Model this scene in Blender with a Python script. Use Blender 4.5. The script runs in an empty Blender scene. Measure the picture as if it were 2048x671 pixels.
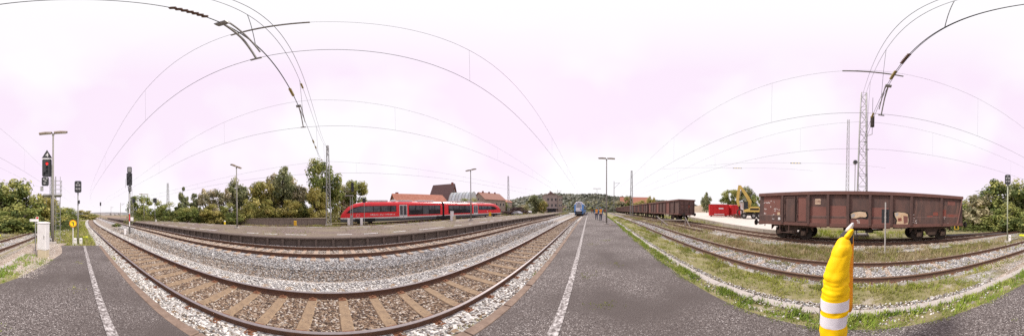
import bpy, math, random
import numpy as np
from mathutils import Vector, Matrix
R = math.radians
SC = bpy.context.scene
COL = SC.collection
rng = np.random.default_rng(7)
random.seed(7)

# ------------------------------------------------------------------ camera
K = 2048 / 360.0            # photograph pixels per degree
Y0, AZ0 = 424.0, 1178.0     # row of the level, column of the +X direction
TILT = math.atan(0.014)
CAMZ = 1.96
EX = Vector((math.cos(TILT), 0, -math.sin(TILT)))
EY = Vector((0, 1, 0))
EU = Vector((math.sin(TILT), 0, math.cos(TILT)))
def ray(px, py):
    a = R((AZ0 - px) / K); e = R((Y0 - py) / K)
    return (EX * math.cos(a) + EY * math.sin(a)) * math.cos(e) + EU * math.sin(e)
cam_d = bpy.data.cameras.new('camera')
cam = bpy.data.objects.new('camera', cam_d); COL.objects.link(cam)
cam_d.type = 'PANO'
cam_d.clip_start = 0.05; cam_d.clip_end = 5000
cy = cam_d.cycles if hasattr(cam_d, 'cycles') and hasattr(cam_d.cycles, 'panorama_type') else cam_d
cy.panorama_type = 'EQUIRECTANGULAR'
cy.latitude_max = R(Y0 / K); cy.latitude_min = -R((671 - Y0) / K)
cy.longitude_min = -math.pi; cy.longitude_max = math.pi
f = ray(1024, Y0); rgt = f.cross(EU)
m = Matrix((rgt, EU, -f)).transposed().to_4x4()
m.translation = Vector((0, 0, CAMZ))
cam.matrix_world = m
SC.camera = cam

# ------------------------------------------------------------------ sky and sun
SUN_AZ, SUN_EL = 24.0, 46.0
W = bpy.data.worlds.new('World'); SC.world = W; W.use_nodes = True
nt = W.node_tree; nd = nt.nodes; lk = nt.links; nd.clear()
out = nd.new('ShaderNodeOutputWorld'); bg = nd.new('ShaderNodeBackground')
sky = nd.new('ShaderNodeTexSky'); sky.sky_type = 'NISHITA'; sky.sun_disc = False
sky.sun_elevation = R(SUN_EL); sky.sun_rotation = R(90 - SUN_AZ)
tc = nd.new('ShaderNodeTexCoord')
nz = nd.new('ShaderNodeTexNoise'); nz.inputs['Scale'].default_value = 1.6; nz.inputs['Detail'].default_value = 3
rp = nd.new('ShaderNodeValToRGB')
rp.color_ramp.elements[0].position = .45; rp.color_ramp.elements[0].color = (1.0, .855, 1.0, 1)
rp.color_ramp.elements[1].position = .64; rp.color_ramp.elements[1].color = (1.03, 1.0, 1.03, 1)
sc10 = nd.new('ShaderNodeVectorMath'); sc10.operation = 'SCALE'; sc10.inputs['Scale'].default_value = 10.2
mx = nd.new('ShaderNodeMix'); mx.data_type = 'RGBA'; mx.inputs[0].default_value = .96
lk.new(tc.outputs['Generated'], nz.inputs['Vector']); lk.new(nz.outputs['Fac'], rp.inputs['Fac'])
sx = nd.new('ShaderNodeSeparateXYZ'); lk.new(tc.outputs['Generated'], sx.inputs[0])
er = nd.new('ShaderNodeValToRGB'); ee = er.color_ramp.elements
ee[0].position = 0.0; ee[0].color = (.75, .75, .75, 1); ee[1].position = .95; ee[1].color = (1, 1, 1, 1)
for p_, v_ in ((.10, .45), (.25, .0), (.75, .0), (.90, .75)): q_ = ee.new(p_); q_.color = (v_, v_, v_, 1)
lk.new(sx.outputs['Z'], er.inputs['Fac'])
mw = nd.new('ShaderNodeMix'); mw.data_type = 'RGBA'; lk.new(er.outputs['Color'], mw.inputs[0]); lk.new(rp.outputs['Color'], mw.inputs[6]); mw.inputs[7].default_value = (1.03, 1.01, 1.03, 1)
lk.new(mw.outputs[2], sc10.inputs[0])
lk.new(sky.outputs['Color'], mx.inputs[6]); lk.new(sc10.outputs[0], mx.inputs[7])
lk.new(mx.outputs[2], bg.inputs['Color']); bg.inputs['Strength'].default_value = .1
lk.new(bg.outputs[0], out.inputs['Surface'])
sd = bpy.data.lights.new('sun', 'SUN'); sd.energy = 3.9; sd.angle = R(9); sd.color = (1, .95, .86)
sun = bpy.data.objects.new('sun', sd); COL.objects.link(sun)
sdir = Vector((math.cos(R(SUN_AZ)) * math.cos(R(SUN_EL)), math.sin(R(SUN_AZ)) * math.cos(R(SUN_EL)), math.sin(R(SUN_EL))))
sun.rotation_euler = sdir.to_track_quat('Z', 'Y').to_euler()
SC.view_settings.view_transform = 'Standard'; SC.view_settings.look = 'None'
SC.view_settings.gamma = 1; SC.view_settings.exposure = 0.0; SC.view_settings.use_curve_mapping = False
SC.render.engine = 'CYCLES'
SC.cycles.use_denoising = False
SC.cycles.max_bounces = 5
SC.render.filter_size = 1.1

# ------------------------------------------------------------------ helpers
def gz(x):                       # the yard rises a little towards the station end
    return float(np.interp(x, [2, 8, 16, 22, 60, 120, 400], [0, .08, .25, .33, .36, .4, .4]))
def gzv(x):
    return np.interp(x, [2, 8, 16, 22, 60, 120, 400], [0, .08, .25, .33, .36, .4, .4])
def at(px, r):                   # a point at ground distance r in the direction of a column
    d = ray(px, Y0); h = math.hypot(d.x, d.y)
    return d.x / h * r, d.y / h * r
def zat(px, py, r):              # height that a row has at ground distance r
    d = ray(px, py); return CAMZ + d.z / math.hypot(d.x, d.y) * r
def along(px, P, D):             # distance along the line P + t D at which a column crosses it
    d = ray(px, Y0)
    return -(P[0] * d.y - P[1] * d.x) / (D[0] * d.y - D[1] * d.x)

def prop(o, label=None, cat=None, group=None, kind=None):
    if label: o['label'] = label
    if cat: o['category'] = cat
    if group: o['group'] = group
    if kind: o['kind'] = kind
    return o
def empty(name, loc=(0, 0, 0), rz=0, label=None, cat=None, group=None, kind=None):
    o = bpy.data.objects.new(name, None); COL.objects.link(o)
    o.empty_display_size = .2
    o.location = loc; o.rotation_euler = (0, 0, rz)
    return prop(o, label, cat, group, kind)
def link(name, me, parent=None):
    o = bpy.data.objects.new(name, me); COL.objects.link(o)
    if parent: o.parent = parent
    return o
def copy_tree(o, parent=None):
    c = o.copy(); COL.objects.link(c)
    if parent: c.parent = parent
    for ch in o.children: copy_tree(ch, c)
    return c

class MB:
    def __init__(s): s.v = []; s.f = []; s.m = []
    def add(s, vs, fs, mi=0):
        b = len(s.v); s.v += [tuple(x) for x in vs]
        s.f += [tuple(b + i for i in f) for f in fs]; s.m += [mi] * len(fs)
        return s
    def box(s, x0, x1, y0, y1, z0, z1, mi=0, M=None):
        vs = [Vector(p) for p in ((x0, y0, z0), (x1, y0, z0), (x1, y1, z0), (x0, y1, z0), (x0, y0, z1), (x1, y0, z1), (x1, y1, z1), (x0, y1, z1))]
        if M: vs = [M @ v for v in vs]
        return s.add(vs, [(0, 3, 2, 1), (4, 5, 6, 7), (0, 1, 5, 4), (1, 2, 6, 5), (2, 3, 7, 6), (3, 0, 4, 7)], mi)
    def cbox(s, x0, x1, y0, y1, z0, z1, c=.02, mi=0):     # box with chamfered vertical and top edges
        lo = [(x0 + c, y0), (x1 - c, y0), (x1, y0 + c), (x1, y1 - c), (x1 - c, y1), (x0 + c, y1), (x0, y1 - c), (x0, y0 + c)]
        cx, cyy = (x0 + x1) / 2, (y0 + y1) / 2
        def ins(p): return (p[0] + math.copysign(min(c, abs(cx - p[0])), cx - p[0]), p[1] + math.copysign(min(c, abs(cyy - p[1])), cyy - p[1]))
        vs = [(x, y, z0) for x, y in lo] + [(x, y, z1 - c) for x, y in lo] + [(*ins(p), z1) for p in lo]
        fs = [tuple(range(7, -1, -1)), tuple(range(16, 24))]
        for k in (0, 8):
            fs += [(k + i, k + (i + 1) % 8, k + 8 + (i + 1) % 8, k + 8 + i) for i in range(8)]
        return s.add(vs, fs, mi)
    def tube(s, path, r, n=6, mi=0, cap=True):
        path = [Vector(p) for p in path]
        rs = r if isinstance(r, (list, tuple)) else [r] * len(path)
        vs = []
        up = None
        for i, p in enumerate(path):
            t = (path[min(i + 1, len(path) - 1)] - path[max(i - 1, 0)]).normalized()
            if up is None:
                up = Vector((0, 0, 1)) if abs(t.z) < .9 else Vector((1, 0, 0))
            a = t.cross(up).normalized(); b = a.cross(t).normalized(); up = b
            for k in range(n):
                q = 2 * math.pi * k / n
                vs.append(p + (a * math.cos(q) + b * math.sin(q)) * rs[i])
        fs = []
        for i in range(len(path) - 1):
            for k in range(n):
                k2 = (k + 1) % n
                fs.append((i * n + k, i * n + k2, (i + 1) * n + k2, (i + 1) * n + k))
        if cap:
            fs.append(tuple(range(n - 1, -1, -1))); e = (len(path) - 1) * n
            fs.append(tuple(range(e, e + n)))
        return s.add(vs, fs, mi)
    def prism(s, pts, axis, d0, d1, mi=0, M=None):         # polygon pushed along an axis; pts are the other two coordinates
        def put(p, d):
            q = [0, 0, 0]; o = [i for i in range(3) if i != axis]
            q[o[0]], q[o[1]] = p; q[axis] = d
            v = Vector(q); return M @ v if M else v
        n = len(pts)
        vs = [put(p, d0) for p in pts] + [put(p, d1) for p in pts]
        fs = [tuple(range(n - 1, -1, -1)), tuple(range(n, 2 * n))] + [(i, (i + 1) % n, n + (i + 1) % n, n + i) for i in range(n)]
        return s.add(vs, fs, mi)
    def disc(s, c, r, axis, th, n=16, mi=0):
        c = Vector(c); o = [i for i in range(3) if i != axis]
        pts = [(c[o[0]] + r * math.cos(2 * math.pi * k / n), c[o[1]] + r * math.sin(2 * math.pi * k / n)) for k in range(n)]
        return s.prism(pts, axis, c[axis] - th / 2, c[axis] + th / 2, mi)
    def loft(s, secs, mis=None, closed=True, cap=True, mi=0):
        n = len(secs[0]); vs = [v for sec in secs for v in sec]; fs = []; ms = []
        for i in range(len(secs) - 1):
            for k in range(n if closed else n - 1):
                k2 = (k + 1) % n
                fs.append((i * n + k, i * n + k2, (i + 1) * n + k2, (i + 1) * n + k))
                ms.append(mis(i, k) if mis else mi)
        if cap:
            fs.append(tuple(range(n - 1, -1, -1))); ms.append(mis(0, 0) if mis else mi)
            e = (len(secs) - 1) * n; fs.append(tuple(range(e, e + n))); ms.append(mis(len(secs) - 2, 0) if mis else mi)
        b = len(s.v); s.v += [tuple(x) for x in vs]; s.f += [tuple(b + i for i in f) for f in fs]; s.m += ms
        return s
    def mesh(s, name, mats, smooth=False, fix=True):
        me = bpy.data.meshes.new(name); me.from_pydata(s.v, [], s.f)
        for mt in (mats if isinstance(mats, (list, tuple)) else [mats]): me.materials.append(mt)
        if any(s.m): me.polygons.foreach_set('material_index', s.m)
        if fix:
            import bmesh
            bm = bmesh.new(); bm.from_mesh(me); bmesh.ops.recalc_face_normals(bm, faces=bm.faces); bm.to_mesh(me); bm.free()
        if smooth: me.polygons.foreach_set('use_smooth', [True] * len(me.polygons))
        me.update(); return me
    def build(s, name, mats, parent=None, smooth=False, fix=True):
        o = link(name, s.mesh(name, mats, smooth, fix), parent)
        return o

def npmesh(name, v, f, mat, tint=None, smooth=False):
    n = f.shape[1]
    me = bpy.data.meshes.new(name)
    me.vertices.add(len(v)); me.vertices.foreach_set('co', v.astype(np.float32).ravel())
    me.loops.add(f.size); me.loops.foreach_set('vertex_index', f.astype(np.int32).ravel())
    me.polygons.add(len(f)); me.polygons.foreach_set('loop_start', np.arange(0, f.size, n, dtype=np.int32))
    try: me.polygons.foreach_set('loop_total', np.full(len(f), n, dtype=np.int32))
    except Exception: pass
    if tint is not None:
        at_ = me.attributes.new('tint', 'FLOAT_COLOR', 'POINT')
        at_.data.foreach_set('color', np.c_[tint, np.ones(len(v))].astype(np.float32).ravel())
    me.materials.append(mat); me.update(calc_edges=True); me.validate()
    return me

# ------------------------------------------------------------------ materials
MATS = {}
def mat(name, c1, c2=None, scale=6.0, rough=.8, bump=0.0, metal=0.0, c3=None, spec=.3, detail=5, stretch=None, emit=None, lo=.35, hi=.65, bscale=None):
    if name in MATS: return MATS[name]
    mt = bpy.data.materials.new(name); mt.use_nodes = True
    n = mt.node_tree.nodes; l = mt.node_tree.links; b = n['Principled BSDF']
    b.inputs['Roughness'].default_value = rough; b.inputs['Metallic'].default_value = metal
    b.inputs['Specular IOR Level'].default_value = spec
    if c2 is None: c2 = tuple(x * .82 for x in c1)
    t = n.new('ShaderNodeTexCoord'); v = t.outputs['Object']
    if stretch:
        mp = n.new('ShaderNodeMapping'); mp.inputs['Scale'].default_value = stretch; l.new(v, mp.inputs['Vector']); v = mp.outputs[0]
    z = n.new('ShaderNodeTexNoise'); z.inputs['Scale'].default_value = scale; z.inputs['Detail'].default_value = detail
    z.inputs['Roughness'].default_value = .65
    l.new(v, z.inputs['Vector'])
    r = n.new('ShaderNodeValToRGB'); e = r.color_ramp.elements
    e[0].position = lo; e[0].color = (*c1, 1); e[1].position = hi; e[1].color = (*c2, 1)
    if c3: q = e.new(min(.98, hi + .12)); q.color = (*c3, 1)
    l.new(z.outputs['Fac'], r.inputs['Fac']); l.new(r.outputs['Color'], b.inputs['Base Color'])
    if bump:
        bp = n.new('ShaderNodeBump'); bp.inputs['Strength'].default_value = bump; bp.inputs['Distance'].default_value = .02
        z2 = n.new('ShaderNodeTexNoise'); z2.inputs['Scale'].default_value = bscale or scale * 4; z2.inputs['Detail'].default_value = 4
        l.new(v, z2.inputs['Vector']); l.new(z2.outputs['Fac'], bp.inputs['Height']); l.new(bp.outputs[0], b.inputs['Normal'])
    if emit:
        b.inputs['Emission Color'].default_value = (*emit[:3], 1); b.inputs['Emission Strength'].default_value = emit[3]
    MATS[name] = mt; return mt
def stony(name, cols, scale, rough=.9, bump=.6, big=None, bigscale=.6):
    """cells of several colours, like laid stones or aggregate"""
    mt = bpy.data.materials.new(name); mt.use_nodes = True
    n = mt.node_tree.nodes; l = mt.node_tree.links; b = n['Principled BSDF']
    b.inputs['Roughness'].default_value = rough; b.inputs['Specular IOR Level'].default_value = .2
    t = n.new('ShaderNodeTexCoord')
    vo = n.new('ShaderNodeTexVoronoi'); vo.inputs['Scale'].default_value = scale
    l.new(t.outputs['Object'], vo.inputs['Vector'])
    sp = n.new('ShaderNodeSeparateColor'); l.new(vo.outputs['Color'], sp.inputs[0])
    r = n.new('ShaderNodeValToRGB'); r.color_ramp.interpolation = 'CONSTANT'; e = r.color_ramp.elements
    for i, (p, c) in enumerate(cols):
        q = e[i] if i < 2 else e.new(p)
        q.position = p; q.color = (*c, 1)
    l.new(sp.outputs[0], r.inputs['Fac']); colr = r.outputs['Color']
    if big:
        z = n.new('ShaderNodeTexNoise'); z.inputs['Scale'].default_value = bigscale; z.inputs['Detail'].default_value = 6
        l.new(t.outputs['Object'], z.inputs['Vector'])
        r2 = n.new('ShaderNodeValToRGB'); r2.color_ramp.elements[0].position = .42; r2.color_ramp.elements[1].position = .66
        l.new(z.outputs['Fac'], r2.inputs['Fac'])
        mi = n.new('ShaderNodeMix'); mi.data_type = 'RGBA'; l.new(r2.outputs['Color'], mi.inputs[0])
        l.new(colr, mi.inputs[6]); mi.inputs[7].default_value = (*big, 1); colr = mi.outputs[2]
    l.new(colr, b.inputs['Base Color'])
    bp = n.new('ShaderNodeBump'); bp.inputs['Strength'].default_value = bump; bp.inputs['Distance'].default_value = .03
    l.new(vo.outputs['Distance'], bp.inputs['Height']); bp.invert = True; l.new(bp.outputs[0], b.inputs['Normal'])
    MATS[name] = mt; return mt
def tinted(name, rough=.9, trans=0.0, rnd=None, spec=.2):
    mt = bpy.data.materials.new(name); mt.use_nodes = True
    n = mt.node_tree.nodes; l = mt.node_tree.links; b = n['Principled BSDF']
    b.inputs['Roughness'].default_value = rough; b.inputs['Specular IOR Level'].default_value = spec
    a = n.new('ShaderNodeAttribute'); a.attribute_name = 'tint'; c = a.outputs['Color']
    if rnd:
        mi = n.new('ShaderNodeMix'); mi.data_type = 'RGBA'; mi.blend_type = 'MULTIPLY'; mi.inputs[0].default_value = 1
        mi.inputs[7].default_value = (*rnd, 1); l.new(c, mi.inputs[6]); c = mi.outputs[2]
    l.new(c, b.inputs['Base Color'])
    if trans:
        tr = n.new('ShaderNodeBsdfTranslucent'); l.new(c, tr.inputs['Color'])
        ms = n.new('ShaderNodeMixShader'); ms.inputs[0].default_value = trans
        o = n['Material Output']; l.new(b.outputs[0], ms.inputs[1]); l.new(tr.outputs[0], ms.inputs[2]); l.new(ms.outputs[0], o.inputs['Surface'])
    MATS[name] = mt; return mt

asphalt = stony('asphalt', [(0, (.135, .114, .108)), (.38, (.205, .176, .167)), (.64, (.066, .055, .053)), (.80, (.31, .275, .26)), (.93, (.54, .50, .48))], 72, bump=.6, big=(.125, .105, .099), bigscale=.55)
asphalt2 = stony('asphalt_brown', [(0, (.16, .12, .105)), (.4, (.225, .172, .15)), (.75, (.11, .085, .075)), (.92, (.42, .36, .32))], 30, bump=.4, big=(.24, .20, .14), bigscale=.35)
asphalt3 = stony('asphalt_dark', [(0, (.05, .048, .05)), (.5, (.08, .076, .08)), (.85, (.13, .125, .125))], 20, bump=.3)
bal_white = stony('ballast_white', [(0, (.46, .44, .42)), (.35, (.66, .64, .61)), (.62, (.20, .19, .18)), (.78, (.36, .33, .30))], 19)
bal_grey = stony('ballast_grey', [(0, (.26, .25, .25)), (.3, (.42, .41, .41)), (.55, (.13, .125, .13)), (.72, (.56, .54, .53)), (.88, (.24, .19, .15))], 17)
bal_mix = stony('ballast_mix', [(0, (.30, .24, .19)), (.3, (.42, .37, .33)), (.5, (.16, .125, .10)), (.7, (.52, .49, .46)), (.85, (.22, .17, .13))], 18)
bal_brown = stony('ballast_brown', [(0, (.165, .108, .072)), (.3, (.25, .175, .12)), (.5, (.095, .062, .045)), (.72, (.33, .26, .20)), (.9, (.45, .40, .35))], 18)
stone_m = tinted('stone'); grass_m = tinted('grass', trans=.25)
sleep_con = mat('sleeper_tan', (.33, .235, .15), (.22, .155, .105), 7, .95, .6, c3=(.45, .35, .24), detail=8)
sleep_old = mat('sleeper_grey', (.46, .36, .28), (.34, .26, .20), 9, .95, .5)
rail_rust = mat('rail_rust', (.105, .062, .045), (.165, .085, .052), 12, .85, .3, c3=(.07, .045, .038))
rail_rust2 = mat('rail_rust_dark', (.15, .085, .058), (.10, .06, .045), 12, .85, .3, c3=(.20, .11, .07))
rail_head = mat('rail_head', (.30, .26, .26), (.24, .205, .20), 20, .42, metal=.35, spec=.5)
rail_head2 = mat('rail_head_rusty', (.20, .125, .085), (.15, .09, .06), 20, .7)
plate_rust = mat('plate_rust', (.24, .11, .06), (.16, .075, .045), 30, .9)
kerb_brown = mat('kerb_brown', (.19, .135, .105), (.28, .205, .16), 7, .95, .4, c3=(.12, .085, .065))
kerb_pale = mat('kerb_pale', (.40, .36, .33), (.50, .455, .42), 6, .95, .4, c3=(.29, .26, .22))
edge_con = mat('edge_concrete', (.19, .15, .125), (.13, .10, .085), 5, .95, .5, c3=(.26, .21, .175))
edge_con2 = mat('edge_concrete_dark', (.12, .095, .08), (.165, .13, .11), 5, .95, .5)
paint_white = mat('line_paint', (.60, .57, .56), (.36, .33, .32), 17, .85, lo=.38, hi=.47, c3=(.14, .12, .115), detail=8)
grassland = mat('grassland', (.16, .15, .062), (.25, .20, .11), 1.3, .95, .6, c3=(.33, .27, .19), detail=8, bscale=30)
grass_green = mat('grass_green', (.19, .19, .065), (.27, .235, .12), 2.6, .95, .6, c3=(.40, .35, .28), detail=8, bscale=40, lo=.32, hi=.55)
dry_grass = mat('dry_grass', (.24, .19, .115), (.17, .145, .07), 3.0, .95, .6, c3=(.36, .31, .25), detail=8, bscale=40)
dirt = mat('dirt', (.23, .165, .115), (.32, .25, .19), 2.2, .95, .6, c3=(.15, .125, .06), detail=8, bscale=40)
gravel = stony('gravel', [(0, (.32, .30, .29)), (.4, (.47, .45, .43)), (.7, (.22, .20, .19)), (.85, (.60, .58, .55))], 16, big=(.25, .22, .14), bigscale=1.2)
conc_pale = mat('concrete_pale', (.66, .60, .54), (.56, .51, .46), 1.2, .95, .2, c3=(.72, .68, .62))
conc_wall = mat('concrete_wall', (.30, .265, .225), (.40, .355, .31), 3, .95, .5, c3=(.21, .185, .15))
stone_wall = mat('old_wall', (.185, .150, .125), (.26, .215, .18), 3, .95, .6, c3=(.12, .10, .085), bscale=14)
steel_gal = mat('galvanised', (.36, .36, .35), (.28, .28, .275), 10, .55, metal=.4)
pole_grey = mat('pole_grey', (.27, .255, .225), (.21, .20, .175), 8, .7)
pole_con = mat('pole_concrete', (.40, .36, .33), (.32, .29, .26), 8, .9)
lamp_m = mat('lamp_housing', (.33, .26, .21), (.25, .20, .165), 10, .7)
lamp_glass = mat('lamp_glass', (.70, .66, .60), None, 10, .3)
wire_m = mat('wire', (.045, .045, .05), (.03, .03, .034), 30, .6, metal=.3)
insul = mat('insulator', (.12, .065, .045), (.16, .09, .06), 20, .35, spec=.6)
insul_y = mat('insulator_yellow', (.42, .33, .12), (.30, .23, .09), 20, .5)
black_m = mat('black_sheet', (.028, .029, .033), (.04, .041, .046), 14, .6)
dark_lens = mat('dark_lens', (.02, .02, .022), None, 10, .15, spec=.6)
grey_lens = mat('grey_lens', (.33, .33, .33), (.16, .16, .165), 16, .4)
white_m = mat('white_sheet', (.80, .78, .78), (.70, .68, .68), 5, .5)
cream_m = mat('cream_concrete', (.58, .50, .36), (.50, .43, .31), 6, .9)
red_m = mat('sign_red', (.62, .03, .03), None, 8, .5)
red_lamp = mat('red_lamp', (.7, .02, .02), None, 8, .3, emit=(1, .03, .03, 1.6))
yellow_m = mat('sign_yellow', (.85, .66, .02), (.78, .58, .02), 8, .5)
yellow_post = mat('yellow_post', (.72, .44, .03), (.64, .38, .03), 8, .6)

# ------------------------------------------------------------------ lines of the place
def yc1(x): return 2.90 + (((x + 18) ** 2) / 760 if x < -18 else 0)
def yc2(x):
    y = 8.22
    if x < -3: y += .060 * (-3 - x) * min(1, (-3 - x) / 12)
    if x > 15: y += (x - 15) ** 2 / 1200 if x < 60 else 1.69 + (x - 60) * .075
    return y
def yc3(x): return -5.40 - .070 * x + (((x + 40) ** 2) / 700 if x < -40 else 0)
def yc6(x):
    xs = [-200, 6, 19, 300]; ys = [-11.3 + 17, -11.81, -13.30, -13.3 - .07 * 281]
    w = 0
    for d in (-3, -1.5, 0, 1.5, 3): w += np.interp(x + d, xs, ys)
    return float(w / 5)
def yc4(x): return 22.6 - .03 * x + (((x + 12) ** 2) / 900 if x < -12 else 0)
def yc5(x): return 27.55 - .0515 * x
def ycs(x): return -9.75 - .055 * x
def ye2(x): return yc2(x) + 1.66                    # edge of the far platform
def yf2(x): return 17.6 + (yc2(x) - 8.22) * .8 - .02 * max(0, x)   # its back edge
def yR(x):
    return float(np.interp(x, [-9.6, -7.6, -6.1, -4.1, -3.4, 0, 100], [-.95, -.65, -1.0, -1.55, -1.86, -2.07, -2.07 - 5.5]))
def ykb(x): return -2.66 - .042 * x
def stations(a, b, near=.5, far=6):
    xs = [0.0]; x = 0
    while x < b: x += near + abs(x) * .06 if abs(x) < 100 else far; xs.append(min(x, b))
    x = 0
    while x > a: x -= near + abs(x) * .06; xs.insert(0, max(x, a))
    return [x for x in xs if a <= x <= b] if a <= 0 <= b else sorted({a, b, *[q for q in np.arange(a, b, max(.5, (b - a) / 60))]})
def strip(name, xs, cols, mats, parent=None, kind='structure', label=None):
    """a sheet whose columns run along the railway: cols = [(y(x), z)], one material per gap"""
    mb = MB(); n = len(cols); um = []
    for q in mats:
        if q not in um: um.append(q)
    for x in xs:
        for fy, z in cols:
            mb.v.append((x, fy(x), (z(x) if callable(z) else z) + gz(x)))
    for i in range(len(xs) - 1):
        for k in range(n - 1):
            a = i * n + k
            mb.f.append((a, a + n, a + n + 1, a + 1)); mb.m.append(um.index(mats[k]))
    o = mb.build(name, um, parent, fix=False)
    if kind: prop(o, label, kind=kind)
    return o
C = lambda v: (lambda x: v)

# ------------------------------------------------------------------ ground
xs = [-1600, -600, -250] + stations(-120, 160) + [250, 600, 1600]
strip('ground', xs, [(C(-1600), -.36), (C(-300), -.36), (C(-60), -.36), (C(-24), -.36), (C(0), -.36), (C(24), -.36), (C(60), -.36), (C(300), -.36), (C(1600), -.36)],
      [grassland, grassland, grassland, dry_grass, dry_grass, dirt, grassland, grassland], label='grassy ground of the railway yard')
xs = stations(-110, 160)
strip('ballast_bed', xs, [(lambda x: yc1(x) - 1.60, -.15), (lambda x: yc1(x) - .79, -.125), (lambda x: yc1(x) - .76, -.16), (lambda x: yc1(x) + .76, -.16), (lambda x: yc1(x) + .79, -.125), (lambda x: yc1(x) + 1.70, -.18),
      (lambda x: .62 * yc1(x) + .38 * yc2(x) + .1, -.30), (lambda x: .38 * yc1(x) + .62 * yc2(x), -.30), (lambda x: yc2(x) - .8, -.175), (lambda x: yc2(x) + .8, -.175), (lambda x: yc2(x) + 1.72, -.16)],
      [bal_white, bal_brown, bal_brown, bal_brown, bal_white, bal_mix, bal_mix, bal_grey, bal_mix, bal_white], label='crushed stone ballast under the two main tracks')
strip('verge', stations(-110, -9.3) if False else [-110, -80, -60, -45, -35, -28, -22, -18, -15, -12.5, -11, -10, -9.2], [(lambda x: yc3(x) + 1.25, -.17), (lambda x: .5 * (yc3(x) + yc1(x)), -.10), (lambda x: yc1(x) - 1.55, -.16)],
      [grass_green, grass_green], label='weedy verge beyond the end of the asphalt platform')
xs3 = stations(-60, 150)
strip('track_verge', xs3, [(lambda x: ykb(x) + .12, -.02), (lambda x: ykb(x) - .45, -.08), (lambda x: yc3(x) + 1.15, -.13), (lambda x: yc3(x) + .8, -.165), (lambda x: yc3(x) - .8, -.165), (lambda x: yc3(x) - 1.25, -.18),
      (lambda x: yc3(x) - 2.2, -.22), (lambda x: .5 * (yc3(x) + yc6(x)) - .6, -.22), (lambda x: yc6(x) + 1.5, -.2), (lambda x: yc6(x) - 1.6, -.2), (lambda x: yc6(x) - 3.5, -.26), (lambda x: yc6(x) - 9, -.3)],
      [gravel, grass_green, gravel, bal_grey, gravel, dry_grass, dry_grass, gravel, dirt, grass_green, grass_green], label='grass and gravel strips along the sidings')
strip('siding_ground', stations(-90, 150), [(lambda x: yf2(x) - .2, -.05), (lambda x: yf2(x) + 3.2, -.12), (lambda x: yc4(x) + 1.6, -.16), (C(25.2), -.16), (C(31), -.16), (C(36), -.2)],
      [dirt, dirt, dirt, dirt, grass_green], label='brown earth around the far sidings')

# ------------------------------------------------------------------ near platform
PX0, PX1 = -9.35, 120
xp = [PX0] + [x for x in stations(PX0, PX1) if x > PX0 + .1]
near_pf = strip('platform', xp, [(yR, .15), (C(-.6), .165), (C(.6), .16), (C(1.235), .15)], [asphalt, asphalt, asphalt], label='asphalt platform the camera stands on')
mb = MB(); rr = random.Random(3)
for i, x in enumerate(np.arange(PX0, PX1 - 1, .98)):          # worn kerb stones along the track side
    if i >= 60: break
    j = rr.uniform(-.008, .008)
    kb = MB(); kb.cbox(0, .965, -.085, .085, -.42, 0, .012)
    kb.build('kerb_stone', kerb_brown, near_pf)
    o = near_pf.children[-1]
    o.location = (x, 1.325 + j, .145 + gz(x + .5) + rr.uniform(-.012, .006)); o.rotation_euler = (0, -math.atan((gz(x + 1) - gz(x))), rr.uniform(-.006, .006))
xk = float(PX0 + .98 * 60)
kb = MB()
for x in np.arange(xk, PX1, 4): kb.box(x, x + 4, 1.24, 1.41, -.3, .15 + gz(x + 2))
kb.build('kerb_stone', kerb_brown, near_pf)
xk = [x for x in xp if x < 80]
strip('line_marking', [xk[0] + .1] + xk[1:], [(C(.355), .1705), (C(.49), .1665)], [paint_white], near_pf, None)
# face under the asphalt end
fb = MB(); fb.box(PX0 - .01, PX0 + .08, -.95, 1.24, -.3, .148); fb.build('end_face', kerb_brown, near_pf)
# pale kerb on the siding side
sk = prop(empty('kerb'), 'pale concrete kerb along the siding side of the platform', kind='structure')
kb = MB(); kb.cbox(0, .97, -.10, .10, -.25, 0, .015); kme = kb.mesh('kerb_stone', kerb_pale)
for i in range(62):
    x = -7.2 + i * .99
    o = link('kerb_stone', kme, sk); o.location = (x, ykb(x), .10 + gz(x + .5) + rr.uniform(-.012, .012)); o.rotation_euler = (rr.uniform(-.02, .02), -math.atan(gz(x + 1) - gz(x)), -.042 + rr.uniform(-.008, .008))
kb = MB()
for x in np.arange(-7.2 + 62 * .99, 110, 4): kb.prism([(x, ykb(x) - .1), (x + 4, ykb(x + 4) - .1), (x + 4, ykb(x + 4) + .1), (x, ykb(x) + .1)], 2, -.2, .10 + gz(x + 2))
kb.build('kerb_stone', kerb_pale, sk)
strip('platform_verge', [-7.2] + [x for x in stations(-7, 110) if x > -7.1], [(lambda x: ykb(x) + .08, .065), (lambda x: min(yR(x) + .03, -1.2), .142)], [grass_green], label='weedy strip between asphalt and pale kerb')
gb = strip('gravel_patch', [-10.2, -9.4, -8.6, -7.6, -6.8, -6.1, -5.2, -4.4, -3.6, -3.0], [(lambda x: yc3(x) + 1.4, -.1), (lambda x: -2.9, lambda x: float(np.interp(x, [-5.5, -3.2], [.07, -.1]))), (lambda x: yR(x) + .12 if x > -9.5 else -.6, lambda x: float(np.interp(x, [-4.0, -3.2], [.146, .08])))],
           [gravel, stony('gravel_tan', [(0, (.40, .33, .27)), (.4, (.52, .44, .37)), (.7, (.28, .22, .18)), (.88, (.62, .56, .5))], 22, big=(.33, .27, .22), bigscale=1.1)], label='tan gravel patch around the white cabinet')
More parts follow.
